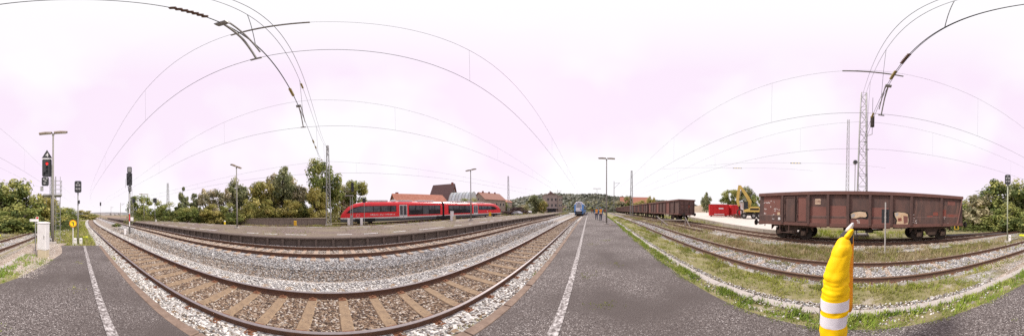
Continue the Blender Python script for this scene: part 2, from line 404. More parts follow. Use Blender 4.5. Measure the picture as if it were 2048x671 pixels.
# patches on the asphalt
for (px, py, r, n, mt, nm) in ((1222, 454, .30, 8, dirt, 'worn_patch'),):
    d = ray(px, py); t = (.172 + gz(8) * (px == 1218) * .4 - CAMZ) / d.z; cx, cyy = d.x * t, d.y * t
    pb = MB(); pts = []
    for k in range(n * 2):
        q = 2 * math.pi * k / n / 2; rd = r * rr.uniform(.55, 1.1); pts.append((cx + rd * 1.5 * math.cos(q), cyy + rd * .8 * math.sin(q)))
    pb.prism(pts, 2, .1 + gz(cx), .1705 + gz(cx)); pb.build(nm, mt, near_pf)

# ------------------------------------------------------------------ far platform with its panel wall
far_pf = strip('platform', stations(-75, 90), [(lambda x: ye2(x) - .02, .42), (lambda x: ye2(x) + .5, .425), (lambda x: .5 * (ye2(x) + yf2(x)), .45), (lambda x: yf2(x) - .3, .425), (yf2, .42), (yf2, -.15)],
               [edge_con, asphalt2, asphalt2, edge_con, edge_con], label='low brown island platform beyond the two main tracks')
pn = MB(); pn.box(0, .98, 0, .05, -.3, .31); pme = pn.mesh('wall_panel', edge_con2)
ps = MB(); ps.cbox(-.08, .08, -.13, .06, -.3, .33, .012); sme = ps.mesh('wall_support', edge_con)
cp = MB(); cp.cbox(0, 1.035, -.15, .35, .325, .418, .015); cme = cp.mesh('coping_slab', edge_con)
for i in range(-46, 50):
    x = i * 1.05; z = gz(x + .5); a = math.atan2(ye2(x + 1.05) - ye2(x), 1.05); ay = -math.atan((gz(x + 1.05) - gz(x)) / 1.05)
    for nm, me in (('wall_panel', pme), ('wall_support', sme), ('coping_slab', cme)):
        o = link(nm, me, far_pf); o.location = (x, ye2(x) + (.04 if nm != 'coping_slab' else 0), z + rr.uniform(-.004, .004)); o.rotation_euler = (0, ay, a)
for sgn, lo, hi in ((0, -75, -48.2), (1, 52.3, 90)):
    strip('wall_panel', [lo + (hi - lo) * k / 14 for k in range(15)], [(lambda x: ye2(x) - .06, -.3), (lambda x: ye2(x) - .06, .415), (lambda x: ye2(x), .421)], [edge_con2, edge_con], far_pf, None)
dash_paint = mat('dash_paint', (.78, .75, .74), (.62, .59, .58), 12, .8)
dsh = [MB().box(0, l, 0, .19, 0, .004).mesh('line_marking', dash_paint) for l in (1.0, 1.5, .6)]
for row, (fy, st, ph) in enumerate(((lambda x: ye2(x) + .95, 1.9, 0), (lambda x: yf2(x) - .9, 1.9, .7), (lambda x: ye2(x) * .35 + yf2(x) * .65, 2.6, .3))):
    x = -38 + ph
    while x < 42:
        if rr.random() < (.9 if row < 2 else .45):
            o = link('line_marking', rr.choice(dsh), far_pf)
            u = (fy(x) - ye2(x)) / (yf2(x) - ye2(x)); zz = .452 if .3 < u < .75 else .444
            o.location = (x, fy(x), zz + gz(x + .4)); o.rotation_euler = (0, -math.atan(gz(x + 1) - gz(x)), math.atan2(fy(x + 1) - fy(x), 1))
        x += st * rr.uniform(.75, 1.2)

# ------------------------------------------------------------------ railway tracks
RP = [(-.072, -.16), (.072, -.16), (.072, -.146), (.018, -.125), (.012, -.045), (.036, -.034), (.036, -.006), (.028, 0), (-.028, 0), (-.036, -.006), (-.036, -.034), (-.012, -.045), (-.018, -.125), (-.072, -.146)]
def rail(parent, yc, off, xs, z, body, head):
    secs = []
    for x in xs:
        a = math.atan2(yc(x + .5) - yc(x - .5), 1.0)
        secs.append([(x - math.sin(a) * (off + p), yc(x) + math.cos(a) * (off + p), z + q + gz(x)) for p, q in RP])
    b = MB(); b.loft(secs, lambda i, k: 1 if k in (6, 7, 8) else 0)
    return b.build('rail', [body, head], parent)
SL = {}
def track(label, yc, x0, x1, z, body, head, smat, sx0, sx1, step, stop=-.152, plates=(1, 0), jit=.0):
    t = prop(empty('railway_track', (0, 0, 0)), label, kind='structure')
    xs = [x for x in stations(x0, x1, 1.0)] if x0 < 0 < x1 else list(np.linspace(x0, x1, 30))
    for s in (-1, 1): rail(t, yc, s * .7535, xs, z, body, head)
    key = smat.name
    if key not in SL:
        SL[key] = []
        for q in range(4):
            b = MB(); b.cbox(-.105 + rr.uniform(-.012, .012), .105 + rr.uniform(-.012, .012), -1.25, 1.25, -.16, 0, .018); SL[key].append(b.mesh('sleeper', smat))
        b = MB()
        for s in (-1, 1):
            b.box(-.08, .08, s * .7535 - .19, s * .7535 + .19, .0005, .013)
            for q in (-.12, .12): b.tube([(0, s * .7535 + q, .005), (0, s * .7535 + q, .05)], .022, 6)
        SL[key + 'p'] = b.mesh('rail_fastening', plate_rust)
    x = sx0; n = 0
    while x < sx1 and n < 290:
        o = link('sleeper', rr.choice(SL[key]), t)
        a = math.atan2(yc(x + .5) - yc(x - .5), 1)
        o.location = (x, yc(x), z + stop + gz(x) + rr.uniform(-jit, jit) - .004); o.rotation_euler = (0, -math.atan(gz(x + .5) - gz(x - .5)), a + rr.uniform(-.015, .015))
        if plates[0] < x < plates[1]: link('rail_fastening', SL[key + 'p'], o)
        x += step * rr.uniform(.96, 1.04); n += 1
    return t
track('running track beside the asphalt platform, with tan sleepers', yc1, -110, 160, 0, rail_rust, rail_head, sleep_con, -24, 60, .675, -.132, (-14, 16))
track('running track at the foot of the brown island platform', yc2, -110, 160, 0, rail_rust, rail_head2, sleep_old, -22, 30, .66, -.146, (-6, 6))
track('rusty siding between the pale kerb and the grass', yc3, -110, 150, 0, rail_rust2, rail_head2, sleep_old, -22, 32, .66, -.158, (-8, 10), .01)
track('siding carrying the rusty open wagons', yc6, -60, 150, 0, rail_rust2, rail_head2, sleep_old, -12, 26, .68, -.165)
track('rusty track behind the island platform', yc4, -70, 90, 0, rail_rust2, rail_head2, sleep_old, -20, 12, .68, -.165)
track('siding under the red railcar', yc5, -2, 110, 0, rail_rust2, rail_head2, sleep_old, -2, 40, .68, -.165)
track('short overgrown siding end in the grass', ycs, 11.5, 60, -.02, rail_rust2, rail_head2, sleep_old, 11.5, 20, .75, -.165)

# ------------------------------------------------------------------ loose stones and grass
def stones(name, n, zones, xr, s0, label, xs_=3.0, parent=None):
    """zones: (weight, y function pair, z, palette)"""
    base = np.array([(1, 0, 0), (-1, 0, 0), (0, 1, 0), (0, -1, 0), (0, 0, 1), (0, 0, -1)], float)
    fac = np.array([(0, 2, 4), (2, 1, 4), (1, 3, 4), (3, 0, 4), (2, 0, 5), (1, 2, 5), (3, 1, 5), (0, 3, 5)])
    wt = np.array([z[0] for z in zones], float); wt /= wt.sum()
    V = []; T = []
    for (w, ya, yb, zf, pal), cnt in zip(zones, (wt * n).astype(int)):
        lo, hi = math.asinh(xr[0] / xs_), math.asinh(xr[1] / xs_)
        x = xs_ * np.sinh(rng.uniform(lo, hi, cnt))
        a = np.array([ya(q) for q in x]); b = np.array([yb(q) for q in x])
        y = a + (b - a) * rng.random(cnt)
        r = np.hypot(x, y)
        z = zf + gzv(x)
        sz = s0 * rng.uniform(.55, 1.35, cnt) * (1 + np.maximum(0, r - 6) / 14)
        sc = rng.uniform(.6, 1.25, (cnt, 3)) * sz[:, None]; sc[:, 2] *= .75
        v = base[None] + rng.uniform(-.28, .28, (cnt, 6, 3))
        v *= sc[:, None, :]
        q = rng.uniform(0, 6.28, cnt); cq, sq = np.cos(q)[:, None], np.sin(q)[:, None]
        vx = v[..., 0] * cq - v[..., 1] * sq; vy = v[..., 0] * sq + v[..., 1] * cq
        tl = rng.uniform(-.6, .6, cnt); ct, st = np.cos(tl)[:, None], np.sin(tl)[:, None]
        vy, vz = vy * ct - v[..., 2] * st, vy * st + v[..., 2] * ct
        V.append(np.stack([vx + x[:, None], vy + y[:, None], vz + (z + sz * .25)[:, None]], -1).reshape(-1, 3))
        p = np.array(pal)[rng.integers(0, len(pal), cnt)] * rng.uniform(.8, 1.15, (cnt, 1))
        T.append(np.repeat(p, 6, 0))
    V = np.concatenate(V); T = np.concatenate(T)
    k = len(V) // 6
    F = (fac[None] + (np.arange(k) * 6)[:, None, None]).reshape(-1, 3)
    o = link(name, npmesh(name, V, F, stone_m, T), parent); prop(o, label, kind='stuff')
    return o
PW = [(.66, .64, .61), (.74, .72, .69), (.50, .48, .46), (.30, .28, .27), (.58, .54, .49)]
PG = [(.42, .41, .41), (.27, .265, .27), (.15, .15, .155), (.56, .55, .53), (.66, .64, .62), (.33, .28, .24)]
PM = [(.36, .30, .25), (.24, .19, .15), (.48, .44, .40), (.17, .14, .115), (.58, .55, .51), (.30, .22, .16)]
PB = [(.21, .145, .10), (.28, .20, .145), (.15, .105, .08), (.36, .285, .22), (.12, .09, .075), (.50, .44, .38)]
stones('ballast_stones', 64000, [
    (.075, lambda x: yc1(x) - 1.48, lambda x: yc1(x) - .83, -.135, PW + PM[:2]),
    (.20, lambda x: yc1(x) - .66, lambda x: yc1(x) + .66, -.168, PB),
    (.15, lambda x: yc1(x) + .84, lambda x: yc1(x) + 1.65, -.15, PW + PG[:1]),
    (.18, lambda x: yc1(x) + 1.65, lambda x: .38 * yc1(x) + .62 * yc2(x) - .3, -.265, PM + PG[:3]),
    (.2, lambda x: .38 * yc1(x) + .62 * yc2(x) - .4, lambda x: yc2(x) - .84, -.225, PG),
    (.09, lambda x: yc2(x) - .66, lambda x: yc2(x) + .66, -.185, PB + PM),
    (.06, lambda x: yc2(x) + .84, lambda x: yc2(x) + 1.64, -.165, PW)], (-26, 26), .030, 'loose crushed stones of the main line ballast')
stones('siding_stones', 24000, [
    (.3, lambda x: yc3(x) - .68, lambda x: yc3(x) + .68, -.16, PG + PW[:2]),
    (.1, lambda x: yc3(x) + .82, lambda x: yc3(x) + 1.2, -.155, PG + PM),
    (.25, lambda x: yc3(x) - 1.3, lambda x: yc3(x) - .82, -.17, PG + PW),
    (.22, lambda x: ykb(x) - .5, lambda x: ykb(x) - .12, -.06, PG + PW + PM),
    (.06, lambda x: ykb(x) + .1, lambda x: yR(x) + .02, .105, PW + PM),
    (.12, lambda x: yc6(x) + .9, lambda x: yc6(x) + 2.0, -.205, PG + PW[:3])], (-22, 26), .026, 'loose grey stones along the siding')
stones('verge_pebbles', 5200, [
    (.7, lambda x: yc3(x) + 1.4, lambda x: yR(x) + .1, .08, [(.52, .44, .37), (.62, .56, .5), (.36, .28, .23), (.44, .38, .30)]),
    (.3, lambda x: -1.6, lambda x: -1.0, .14, [(.5, .43, .38), (.6, .55, .5)])], (-10, -4.2), .02, 'small tan pebbles around the white cabinet')

def grass(name, n, zones, xr, label, h0=.09, xs_=3.0, blades=5, clumpy=1.2):
    V = []; T = []
    wt = np.array([z[0] for z in zones], float); wt /= wt.sum()
    for (w, ya, yb, zf, pal, hs), cnt in zip(zones, (wt * n).astype(int)):
        lo, hi = math.asinh(xr[0] / xs_), math.asinh(xr[1] / xs_)
        m_ = max(8, int(cnt / 12))
        cx = xs_ * np.sinh(rng.uniform(lo, hi, m_)); ct = rng.random(m_)
        idx = rng.integers(0, m_, cnt)
        rr_ = np.abs(cx[idx]); sp = .16 * clumpy * (1 + rr_ / 8)
        x = np.clip(cx[idx] + rng.normal(0, 1, cnt) * sp, xr[0], xr[1])
        a = np.array([ya(q) for q in x]); b = np.array([yb(q) for q in x])
        y = a + (b - a) * np.clip(ct[idx] + rng.normal(0, .10, cnt), 0, 1)
        r = np.hypot(x, y); big = 1 + np.maximum(0, r - 5) / 18
        pc = np.array(pal)[rng.integers(0, len(pal), m_)][idx] * rng.uniform(.75, 1.2, (cnt, 1))
        for k in range(blades):
            q = rng.uniform(0, 6.28, cnt); L = h0 * hs * rng.uniform(.5, 1.4, cnt) * np.sqrt(big); wd = .010 * rng.uniform(.7, 1.5, cnt) * big
            ln = rng.uniform(.1, .9, cnt); dx, dy = np.cos(q), np.sin(q)
            ox, oy = x + rng.normal(0, .03, cnt) * big, y + rng.normal(0, .03, cnt) * big; oz = zf + gzv(x) - .01
            p0 = np.stack([ox - dy * wd, oy + dx * wd, oz], -1); p1 = np.stack([ox + dy * wd, oy - dx * wd, oz], -1)
            p2 = np.stack([ox + dx * L * ln, oy + dy * L * ln, oz + L], -1)
            V.append(np.stack([p0, p1, p2], 1).reshape(-1, 3)); T.append(np.repeat(pc * rng.uniform(.85, 1.15, (cnt, 1)), 3, 0))
    V = np.concatenate(V); T = np.concatenate(T); F = np.arange(len(V)).reshape(-1, 3)
    o = link(name, npmesh(name, V, F, grass_m, T)); prop(o, label, kind='stuff'); return o
GG = [(.30, .35, .055), (.38, .40, .09), (.23, .28, .05), (.44, .42, .13)]
GD = [(.42, .33, .19), (.33, .26, .14), (.50, .42, .27), (.27, .26, .09), (.31, .32, .10)]
grass('kerb_weeds', 6800, [(.5, lambda x: ykb(x) + .1, lambda x: yR(x) + .06, .10, [(.24, .34, .05), (.32, .40, .07), (.18, .27, .045), (.40, .43, .12)], 1.15), (.5, lambda x: ykb(x) - .5, lambda x: yc3(x) + 1.0, -.12, GG + GD[3:], 1.25)], (-7, 40), 'green weeds along the pale kerb and beside the siding', .085, clumpy=.75)
grass('siding_grass', 6500, [(.7, lambda x: yc3(x) - 1.4, lambda x: yc6(x) + 1.9, -.22, GD, 1.5), (.2, lambda x: yc6(x) - 1.5, lambda x: yc6(x) - 7, -.28, GG, 2.4), (.1, lambda x: yc3(x) - .6, lambda x: yc3(x) + .6, -.17, GD, .9)], (-18, 45), 'dry grass between the siding and the wagons', .12)
grass('platform_end_grass', 3200, [(1, lambda x: yc3(x) + 1.4, lambda x: yc1(x) - 1.7, -.12, GG + GD[2:], 1.6)], (-45, -9.4), 'rough grass beyond the platform end', .13, 9, clumpy=2.5)
grass('far_platform_weeds', 2600, [(.6, lambda x: yf2(x) + .2, lambda x: yc4(x) + 4, -.12, GG + GD, 1.4), (.4, lambda x: ye2(x) + .8, lambda x: yf2(x) - .3, .43, GD[3:] + GG[:1], .5)], (-40, 60), 'weeds on and behind the island platform', .12, 9, clumpy=2.5)
grass('track_weeds', 300, [(.5, lambda x: yc1(x) - 1.5, lambda x: yc1(x) - 1.2, -.15, GG, .8), (.5, lambda x: -1.2, lambda x: .2, .165, GG, .35)], (-8, 9), 'single weeds in the ballast and the asphalt', .08, clumpy=.5)

# ------------------------------------------------------------------ overhead lines
def wire(name, pts, r, parent=None, mt=None, n=5):
    return MB().tube(pts, r, n).build(name, mt or wire_m, parent, fix=False)
def overhead(label, yw, zc, zm, x0, x1, xsup, drop=True, r=.0068, span=55.0, ym=None):
    """contact wire, messenger sagging between supports, droppers"""
    e = empty('overhead_line', (0, 0, 0), 0, label, 'overhead line')
    xs = stations(x0, x1, 1.0)
    ym = ym or yw
    def sag(x):
        u = ((x - xsup) / span) % 1.0
        return zm - .85 * 4 * u * (1 - u)
    wire('contact_wire', [(x, yw(x), zc + gz(x) * .5) for x in xs], r, e)
    if zm:
        xm = sorted(set(xs) | set(np.arange(x0, x1, 2.5)))
        wire('messenger_wire', [(x, ym(x), sag(x) + gz(x) * .5) for x in xm], r * .8, e)
        if drop:
            for x in np.arange(xsup - span * 1 + 4.6, xsup + span * 1, 9.15):
                if x0 < x < x1:
                    wire('dropper', [(x, yw(x), zc + gz(x) * .5), (x, ym(x), sag(x) + gz(x) * .5)], r * .35, e)
    return e
SPX = -1.35
overhead('overhead wire above the track beside the asphalt platform', lambda x: yc1(x) - .15 + .12 * math.sin(x / 18), 6.22, 8.5, -110, 150, SPX)
overhead('overhead wire above the track at the island platform', lambda x: yc2(x) - .55, 6.45, 8.35, -110, 150, SPX)
overhead('overhead wire above the rusty siding by the pale kerb', lambda x: yc3(x) - .75, 6.25, 9.3, -110, 150, SPX)
overhead('overhead wire above the wagon siding', lambda x: yc6(x) + .6, 6.35, 8.6, -60, 150, SPX)
overhead('thin overhead wire above the track behind the island platform', lambda x: yc4(x) - 1.2, 7.2, 8.9, -70, 120, SPX, r=.012)

def lattice(name, label, cat, px, r, ztop, w0, w1, zb=0.0, nb=None, rot=0.0, mt=None, arms=(), group=None, rad=.03):
    x, y = at(px, r); z0 = zb + gz(x) - .15
    e = empty(name, (x, y, z0), rot, label, cat, group)
    h = ztop - z0; mt = mt or steel_gal
    mb_ = MB(); mb_.cbox(-w0 / 2 - .15, w0 / 2 + .15, -w0 / 2 - .15, w0 / 2 + .15, -.4, .25, .04); mb_.build('foundation', pole_con, e)
    for sx, sy in ((-1, -1), (1, -1), (1, 1), (-1, 1)):
        MB().tube([(sx * w0 / 2, sy * w0 / 2, 0), (sx * w1 / 2, sy * w1 / 2, h)], rad * 1.3, 4).build('leg', mt, e)
    nb = nb or int(h / (w0 * 1.1)); br = MB()
    for i in range(nb):
        za, zb_ = .25 + (h - .25) * i / nb, .25 + (h - .25) * (i + 1) / nb
        wa, wb = w0 + (w1 - w0) * za / h, w0 + (w1 - w0) * zb_ / h
        ca = [(-wa / 2, -wa / 2), (wa / 2, -wa / 2), (wa / 2, wa / 2), (-wa / 2, wa / 2)]; cb = [(-wb / 2, -wb / 2), (wb / 2, -wb / 2), (wb / 2, wb / 2), (-wb / 2, wb / 2)]
        for k in range(4):
            k2 = (k + 1) % 4
            p, q = (ca[k], cb[k2]) if (i + k) % 2 else (ca[k2], cb[k])
            br.tube([(*p, za), (*q, zb_)], rad * .6, 4); br.tube([(*cb[k], zb_), (*cb[k2], zb_)], rad * .5, 4)
    br.build('bracing', mt, e)
    for (zz, y0, y1, xx) in arms:
        a = MB(); a.tube([(xx, y0, zz - z0), (xx, y1, zz - z0)], rad * 1.2, 5); a.build('cross_arm', mt, e)
        for yy in (y0 * .92, y1 * .92): MB().tube([(xx, yy, zz - z0), (xx, yy, zz - z0 + .35)], [.06, .05], 6).build('insulator', insul, e)
    return e, Vector((x, y, z0))
mL, pL = lattice('lattice_mast', 'tall grey lattice mast at the end of the old stone loading wall', 'mast', 657, 25.4, 12.9, .75, .32, rad=.045, arms=((12.3, -.9, .9, 0), (11.2, -.75, .2, 0)))
mR, pR = lattice('lattice_mast', 'tall lattice mast rising right behind the big brown wagon', 'mast', 1723.5, 14.2, 14.6, .92, .46, rad=.036)
# tensioning weight and pulley by that mast
tx, ty = at(1742, 13.4); tz0, tz1 = zat(1742, 253, 13.4), zat(1742, 233, 13.4)
tw = empty('tension_weight', (tx, ty, tz0), .3, 'dark stacked tension weight hanging beside the lattice mast', 'weight')
mbw = MB()
for k in range(7): mbw.disc((0, 0, (k + .5) * (tz1 - tz0) / 7), .17, 2, (tz1 - tz0) / 7 - .02, 12)
mbw.build('weight_disc', mat('weight_brown', (.075, .06, .05), (.05, .042, .036), 9, .9), tw)
MB().tube([(0, 0, -.8), (0, 0, 3.6)], .018, 6).build('rod', wire_m, tw)
ax, ay_ = at(1729, 13.9)
MB().tube([(0, 0, -.8), (ax - tx, ay_ - ty, -.8)], .03, 5).build('bracket', steel_gal, tw).rotation_euler = (0, 0, -.3)
fx, fy = at(1709, 13.3); fz = zat(1709, 324, 13.3)
fl = empty('flood_light', (fx, fy, 0), .2, 'round floodlight on a thin pole left of the lattice mast', 'floodlight')
MB().tube([(0, 0, -.2), (0, 0, fz)], .03, 6).build('pole', pole_grey, fl)
MB().disc((0, 0, fz), .19, 1, .16, 16).build('housing', steel_gal, fl); MB().disc((0, .09, fz), .13, 1, .03, 14).build('lens', dark_lens, fl)
# head span between the two masts
hs = empty('head_span', (SPX, 0, 0), 0, 'cross-span wires with insulators slung between two lattice masts over the tracks', 'head span')
def spanw(name, zl, zr, sag, r, dx=0.0, y0=None, y1=None, n=40):
    ya, yb = pL.y, pR.y; pts = []
    for i in range(n + 1):
        u = i / n; y = ya + (yb - ya) * u
        xx = (pL.x + (pR.x - pL.x) * u) - SPX
        xx *= min(1, abs(u - .5) * 2) ** 2
        pts.append((xx + dx, y, zl + (zr - zl) * u - sag * 4 * u * (1 - u)))
    wire(name, pts, r, hs); return pts
def at_y(pts, y):
    for a, b in zip(pts, pts[1:]):
        if (a[1] - y) * (b[1] - y) <= 0:
            t = (a[1] - y) / (a[1] - b[1] + 1e-9); return tuple(a[i] + (b[i] - a[i]) * t for i in range(3))
    return pts[-1]
up1 = spanw('span_wire', 12.6, 14.3, 3.2, .009, -.13); up2 = spanw('span_wire', 12.4, 14.1, 3.2, .009, .13)
lo1 = spanw('span_wire', 9.0, 8.4, 1.6, .010); lo2 = spanw('span_wire', 7.9, 7.5, .55, .009)
for y in (2.75, 7.65, -6.2, -10.6, 21.4, 14.5, -2.0):
    a, b, c = at_y(up1, y), at_y(lo1, y), at_y(lo2, y)
    wire('hanger', [a, b], .008, hs); wire('hanger', [b, c], .008, hs)
def insulator(p, q, r=.055, mt=insul):
    p, q = Vector(p), Vector(q); pts = []; rs = []
    for k in range(15): pts.append(p.lerp(q, k / 14)); rs.append(r if k % 2 else r * .45)
    MB().tube(pts, rs, 8).build('insulator', mt, hs, fix=False)
for y in (-3.9, -4.9, -8.6, 5.2, 11.2, 12.6, 17.5): a = at_y(lo1, y); b = at_y(lo1, y + .55); insulator(a, b, .06, insul if y < 0 and y > -4.5 else insul_y)
insulator(at_y(lo2, .9), at_y(lo2, 1.45), .06); insulator(at_y(up1, 8.0), at_y(up1, 8.5), .06, insul_y)
for (yw, zc, s) in ((2.75, 6.22, -1), (7.65, 6.45, -1), (-6.15, 6.25, 1), (-10.7, 6.35, -1)):   # registration arms
    a = Vector(at_y(lo2, yw + s * 1.0)); c = Vector((a.x, yw, zc + .02))
    MB().tube([a, a.lerp(c, .5) + Vector((0, 0, .12)), c], .026, 6).build('registration_arm', steel_gal, hs)
    MB().tube([a + Vector((.09, 0, .02)), c + Vector((.09, 0, .3))], .02, 6).build('registration_arm', steel_gal, hs)
    MB().disc(a, .07, 0, .2, 8).build('clamp', steel_gal, hs)
    MB().tube([(c.x - .12, yw, zc), (c.x + .12, yw, zc)], .03, 6).build('clamp', steel_gal, hs)
# heavy sleeve on the messenger over the near track
MB().tube([(-1.9 - SPX, 2.75, 8.42), (-.3 - SPX, 2.75, 8.42)], .035, 6).build('messenger_sleeve', steel_gal, hs)
MB().tube([(-2.2 - SPX, -6.15, 9.22), (.2 - SPX, -6.15, 9.2)], .04, 6).build('messenger_sleeve', steel_gal, hs)
# crossing warning boards hung from a far cross-span
for i, (px, py, r, w) in enumerate(((1474, 336, 30, 1.7), (1590, 326, 24, 1.6))):
    x, y = at(px, r); z = zat(px, py, r); a = math.atan2(y, x) - math.pi / 2
    e = empty('section_marker', (x, y, z), a, ('yellow and black striped rod hanging in the wires above the red container', 'yellow and black striped rod hanging in the wires left of the lattice mast')[i], 'marker')
    for k in range(7): MB().tube([(-w / 2 + k * w / 7, 0, 0), (-w / 2 + (k + 1) * w / 7, 0, 0)], .055, 6).build('stripe', yellow_m if k % 2 else black_m, e)
    wire('hanger', [(-w / 2, 0, 0), (-w / 2 - 14, 0, .6)], .010, e); wire('hanger', [(w / 2, 0, 0), (w / 2 + 14, 0, .6)], .010, e)

for (px, pyt, r, w0, w1, lab) in ((1017, 352, 62, .8, .35, 'slim lattice mast standing right of the red railcar by the log pile'),
                                  (1263, 341, 45, .75, .3, 'lattice mast in front of the row of goods wagons'),
                                  (336, 366, 46, .8, .35, 'lattice mast above the bushes left of the conifers'),
                                  (1694, 240, 24, .5, .28, 'slender pale mast left of the tall lattice mast behind the wagon')):
    lattice('lattice_mast', lab, 'mast', px, r, zat(px, pyt, r), w0, w1, rad=.035 if px != 1694 else .03, nb=14 if px != 1694 else 26)
for (px, pyt, r, lab) in ((1228, 362, 70, 'thin far mast right of the platform lamp, before the wooded hill'), (275, 392, 80, 'thin far pole above the left bushes'), (241, 405, 95, 'thin pole with an arm left of the tall signal'),
                          (222, 412, 150, 'farthest thin mast over the town on the left'), (1115, 379, 100, 'thin mast beside the old station building')):
    x, y = at(px, r); e = empty('wire_mast', (x, y, gz(x) - .2), math.atan2(y, x), lab, 'mast'); zt = zat(px, pyt, r) - gz(x) + .2
    MB().tube([(0, 0, 0), (0, 0, zt)], [.16, .10], 6).build('pole', pole_grey, e)
    MB().tube([(0, 0, zt * .93), (0, -2.4, zt * .95)], .05, 5).build('cantilever', wire_m, e); MB().tube([(0, 0, zt * .78), (0, -2.4, zt * .95)], .05, 5).build('cantilever', wire_m, e)

# ------------------------------------------------------------------ platform lamps
def lamp(px, pyb, pyt, zb, label, r=None, tw=1.8, base=True):
    if r is None:
        d = ray(px, pyb); t = (zb - CAMZ) / d.z; x, y = d.x * t, d.y * t; r = math.hypot(x, y)
    x, y = at(px, r); zt = zat(px, pyt, r); h = zt - zb
    e = empty('platform_lamp', (x, y, zb), 0, label, 'lamp', 'double-headed platform lamps')
    if base: MB().cbox(-.22, .22, -.22, .22, -.25, .14, .05).build('foot', pole_con, e)
    MB().tube([(0, 0, .05), (0, 0, h * .42), (0, 0, h * .425), (0, 0, h - .1)], [.085, .08, .06, .05], 10).build('pole', pole_grey, e, smooth=True)
    MB().box(-.10, .02, -.09, .09, .75, 1.15).build('hatch', pole_grey, e) if False else None
    MB().disc((0, 0, h - .12), .075, 2, .14, 10).build('collar', pole_grey, e)
    for s in (-1, 1):
        hd = MB(); y0, y1 = sorted((s * .06, s * tw / 2))
        hd.loft([[(-.13, y0, h - .02), (.13, y0, h - .02), (.12, y0, h + .07), (-.12, y0, h + .07)], [(-.13, (y0 + y1) / 2, h + .0), (.13, (y0 + y1) / 2, h + .0), (.11, (y0 + y1) / 2, h + .10), (-.11, (y0 + y1) / 2, h + .10)],
                 [(-.11, y1, h + .02), (.11, y1, h + .02), (.08, y1, h + .075), (-.08, y1, h + .075)]])
        ho = hd.build('lamp_head', lamp_m, e)
        MB().box(-.095, .095, y0 + .05, y1 - .08, h - .035, h - .004).build('diffuser', lamp_glass, ho)
    return e
lamp(106, 487, 266, .12, 'nearest double-headed lamp post, rising beside the white cabinet')
lamp(1213, 447, 317, .40, 'double-headed lamp post on the asphalt platform behind the two walkers', r=17.6)
lamp(474, 456, 333, .43, 'double-headed lamp post on the island platform before the trees', tw=1.9)
lamp(942, 443, 340, .72, 'double-headed lamp post on the island platform before the red railcar', r=20.5, tw=1.7)
lamp(1194, 416, 377, .55, 'small far double-headed lamp on the asphalt platform past the walkers', r=52, tw=2.6)
lamp(288, 437, 388, .45, 'small far double-headed lamp on the island platform before the left bushes', r=38, tw=2.4)

# ------------------------------------------------------------------ signals
def shade(mb_, c, r, out):            # lamp hood: half tube
    pts = [(c[0] + r * math.cos(q), c[1] + r * math.sin(q)) for q in np.linspace(0, math.pi, 7)]
    vs = []
    for (u, w) in pts: vs += [(0, u, w), (out, u, w * 1.0)]
    return vs
def foot_boxes(e, n, w=.20, h=.42, z0=.05, mt=None):
    for s in ((-1, 1) if n == 2 else (1,)):
        b = MB(); b.cbox(-.12, .12, s * .19 - w / 2, s * .19 + w / 2, z0, z0 + h, .02); bo = b.build('relay_box', mt or white_m, e)
        MB().box(.121, .128, s * .19 - .03, s * .19 + .03, z0 + h * .62, z0 + h * .78).build('latch', black_m, bo)
def signal_board(e, y, z0, z1, w, x=.12, lamps=(), th=.1, name='signal_board'):
    c = .07; b = MB()
    b.prism([(y - w / 2 + c, z0), (y + w / 2 - c, z0), (y + w / 2, z0 + c), (y + w / 2, z1 - c), (y + w / 2 - c, z1), (y - w / 2 + c, z1), (y - w / 2, z1 - c), (y - w / 2, z0 + c)], 0, x, x + th)
    bo = b.build(name, black_m, e)
    for (ly, lz, lr, mt_) in lamps:
        MB().disc((x + th + .012, y + ly, lz), lr, 0, .03, 12).build('signal_lens', mt_, bo)
        h = MB(); pin = []; n = 9
        for i in range(n):
            q = math.pi * i / (n - 1)
            yy, zz = y + ly + lr * 1.15 * math.cos(q), lz + lr * 1.15 * math.sin(q); pin.append((yy, zz))
        vs = [(x + th, *p) for p in pin] + [(x + th + .16, *p) for p in pin]
        h.add(vs, [(i, i + 1, n + i + 1, n + i) for i in range(n - 1)]); h.build('lamp_hood', black_m, bo)
    return bo
def facing(x, y): return math.atan2(-y, -x)
def text_mesh(s, size, name, mt, parent, M):
    cu = bpy.data.curves.new('t', 'FONT'); cu.body = s; cu.size = size; cu.align_x = 'CENTER'; cu.align_y = 'CENTER'; cu.extrude = .003
    to = bpy.data.objects.new('t', cu); COL.objects.link(to); bpy.context.view_layer.update()
    me = bpy.data.meshes.new_from_object(to.evaluated_get(bpy.context.evaluated_depsgraph_get()))
    bpy.data.objects.remove(to); me.materials.clear(); me.materials.append(mt)
    o = link(name, me, parent); o.matrix_local = M; return o
FRONT = Matrix(((0, 0, 1, 0), (1, 0, 0, 0), (0, 1, 0, 0), (0, 0, 0, 1)))      # text plane (x right, y up) to local (y, z), looking out along +x

# tall main signal at the platform end (red aspect, number triangle above)
r = 11.0; px = 95.5; x, y = at(px, r); zb = -.12
e = empty('main_signal', (x, y, zb), facing(x, y), 'tall main signal showing red, with a numbered triangle on top, behind the lamp post', 'signal')
Z = lambda py: zat(px, py, r) - zb
dy = lambda q: -(q - px) / K * math.pi / 180 * r * -1     # columns to local sideways metres
MB().tube([(0, .28, 0), (0, .28, Z(330))], .075, 8).build('post', steel_gal, e, smooth=True)
bo = signal_board(e, -.06, Z(354), Z(320), .64, lamps=((0, Z(329), .085, red_lamp), (0, Z(337), .07, dark_lens), (.0, Z(345), .07, dark_lens), (-.16, Z(348), .05, dark_lens)))
b = MB(); b.prism([(-.40, Z(317)), (.28, Z(317)), (-.06, Z(301))], 0, .12, .17); tr = b.build('number_triangle', black_m, e)
text_mesh('4', .42, 'number', white_m, tr, Matrix.Translation((.176, -.06, Z(311.7))) @ FRONT)
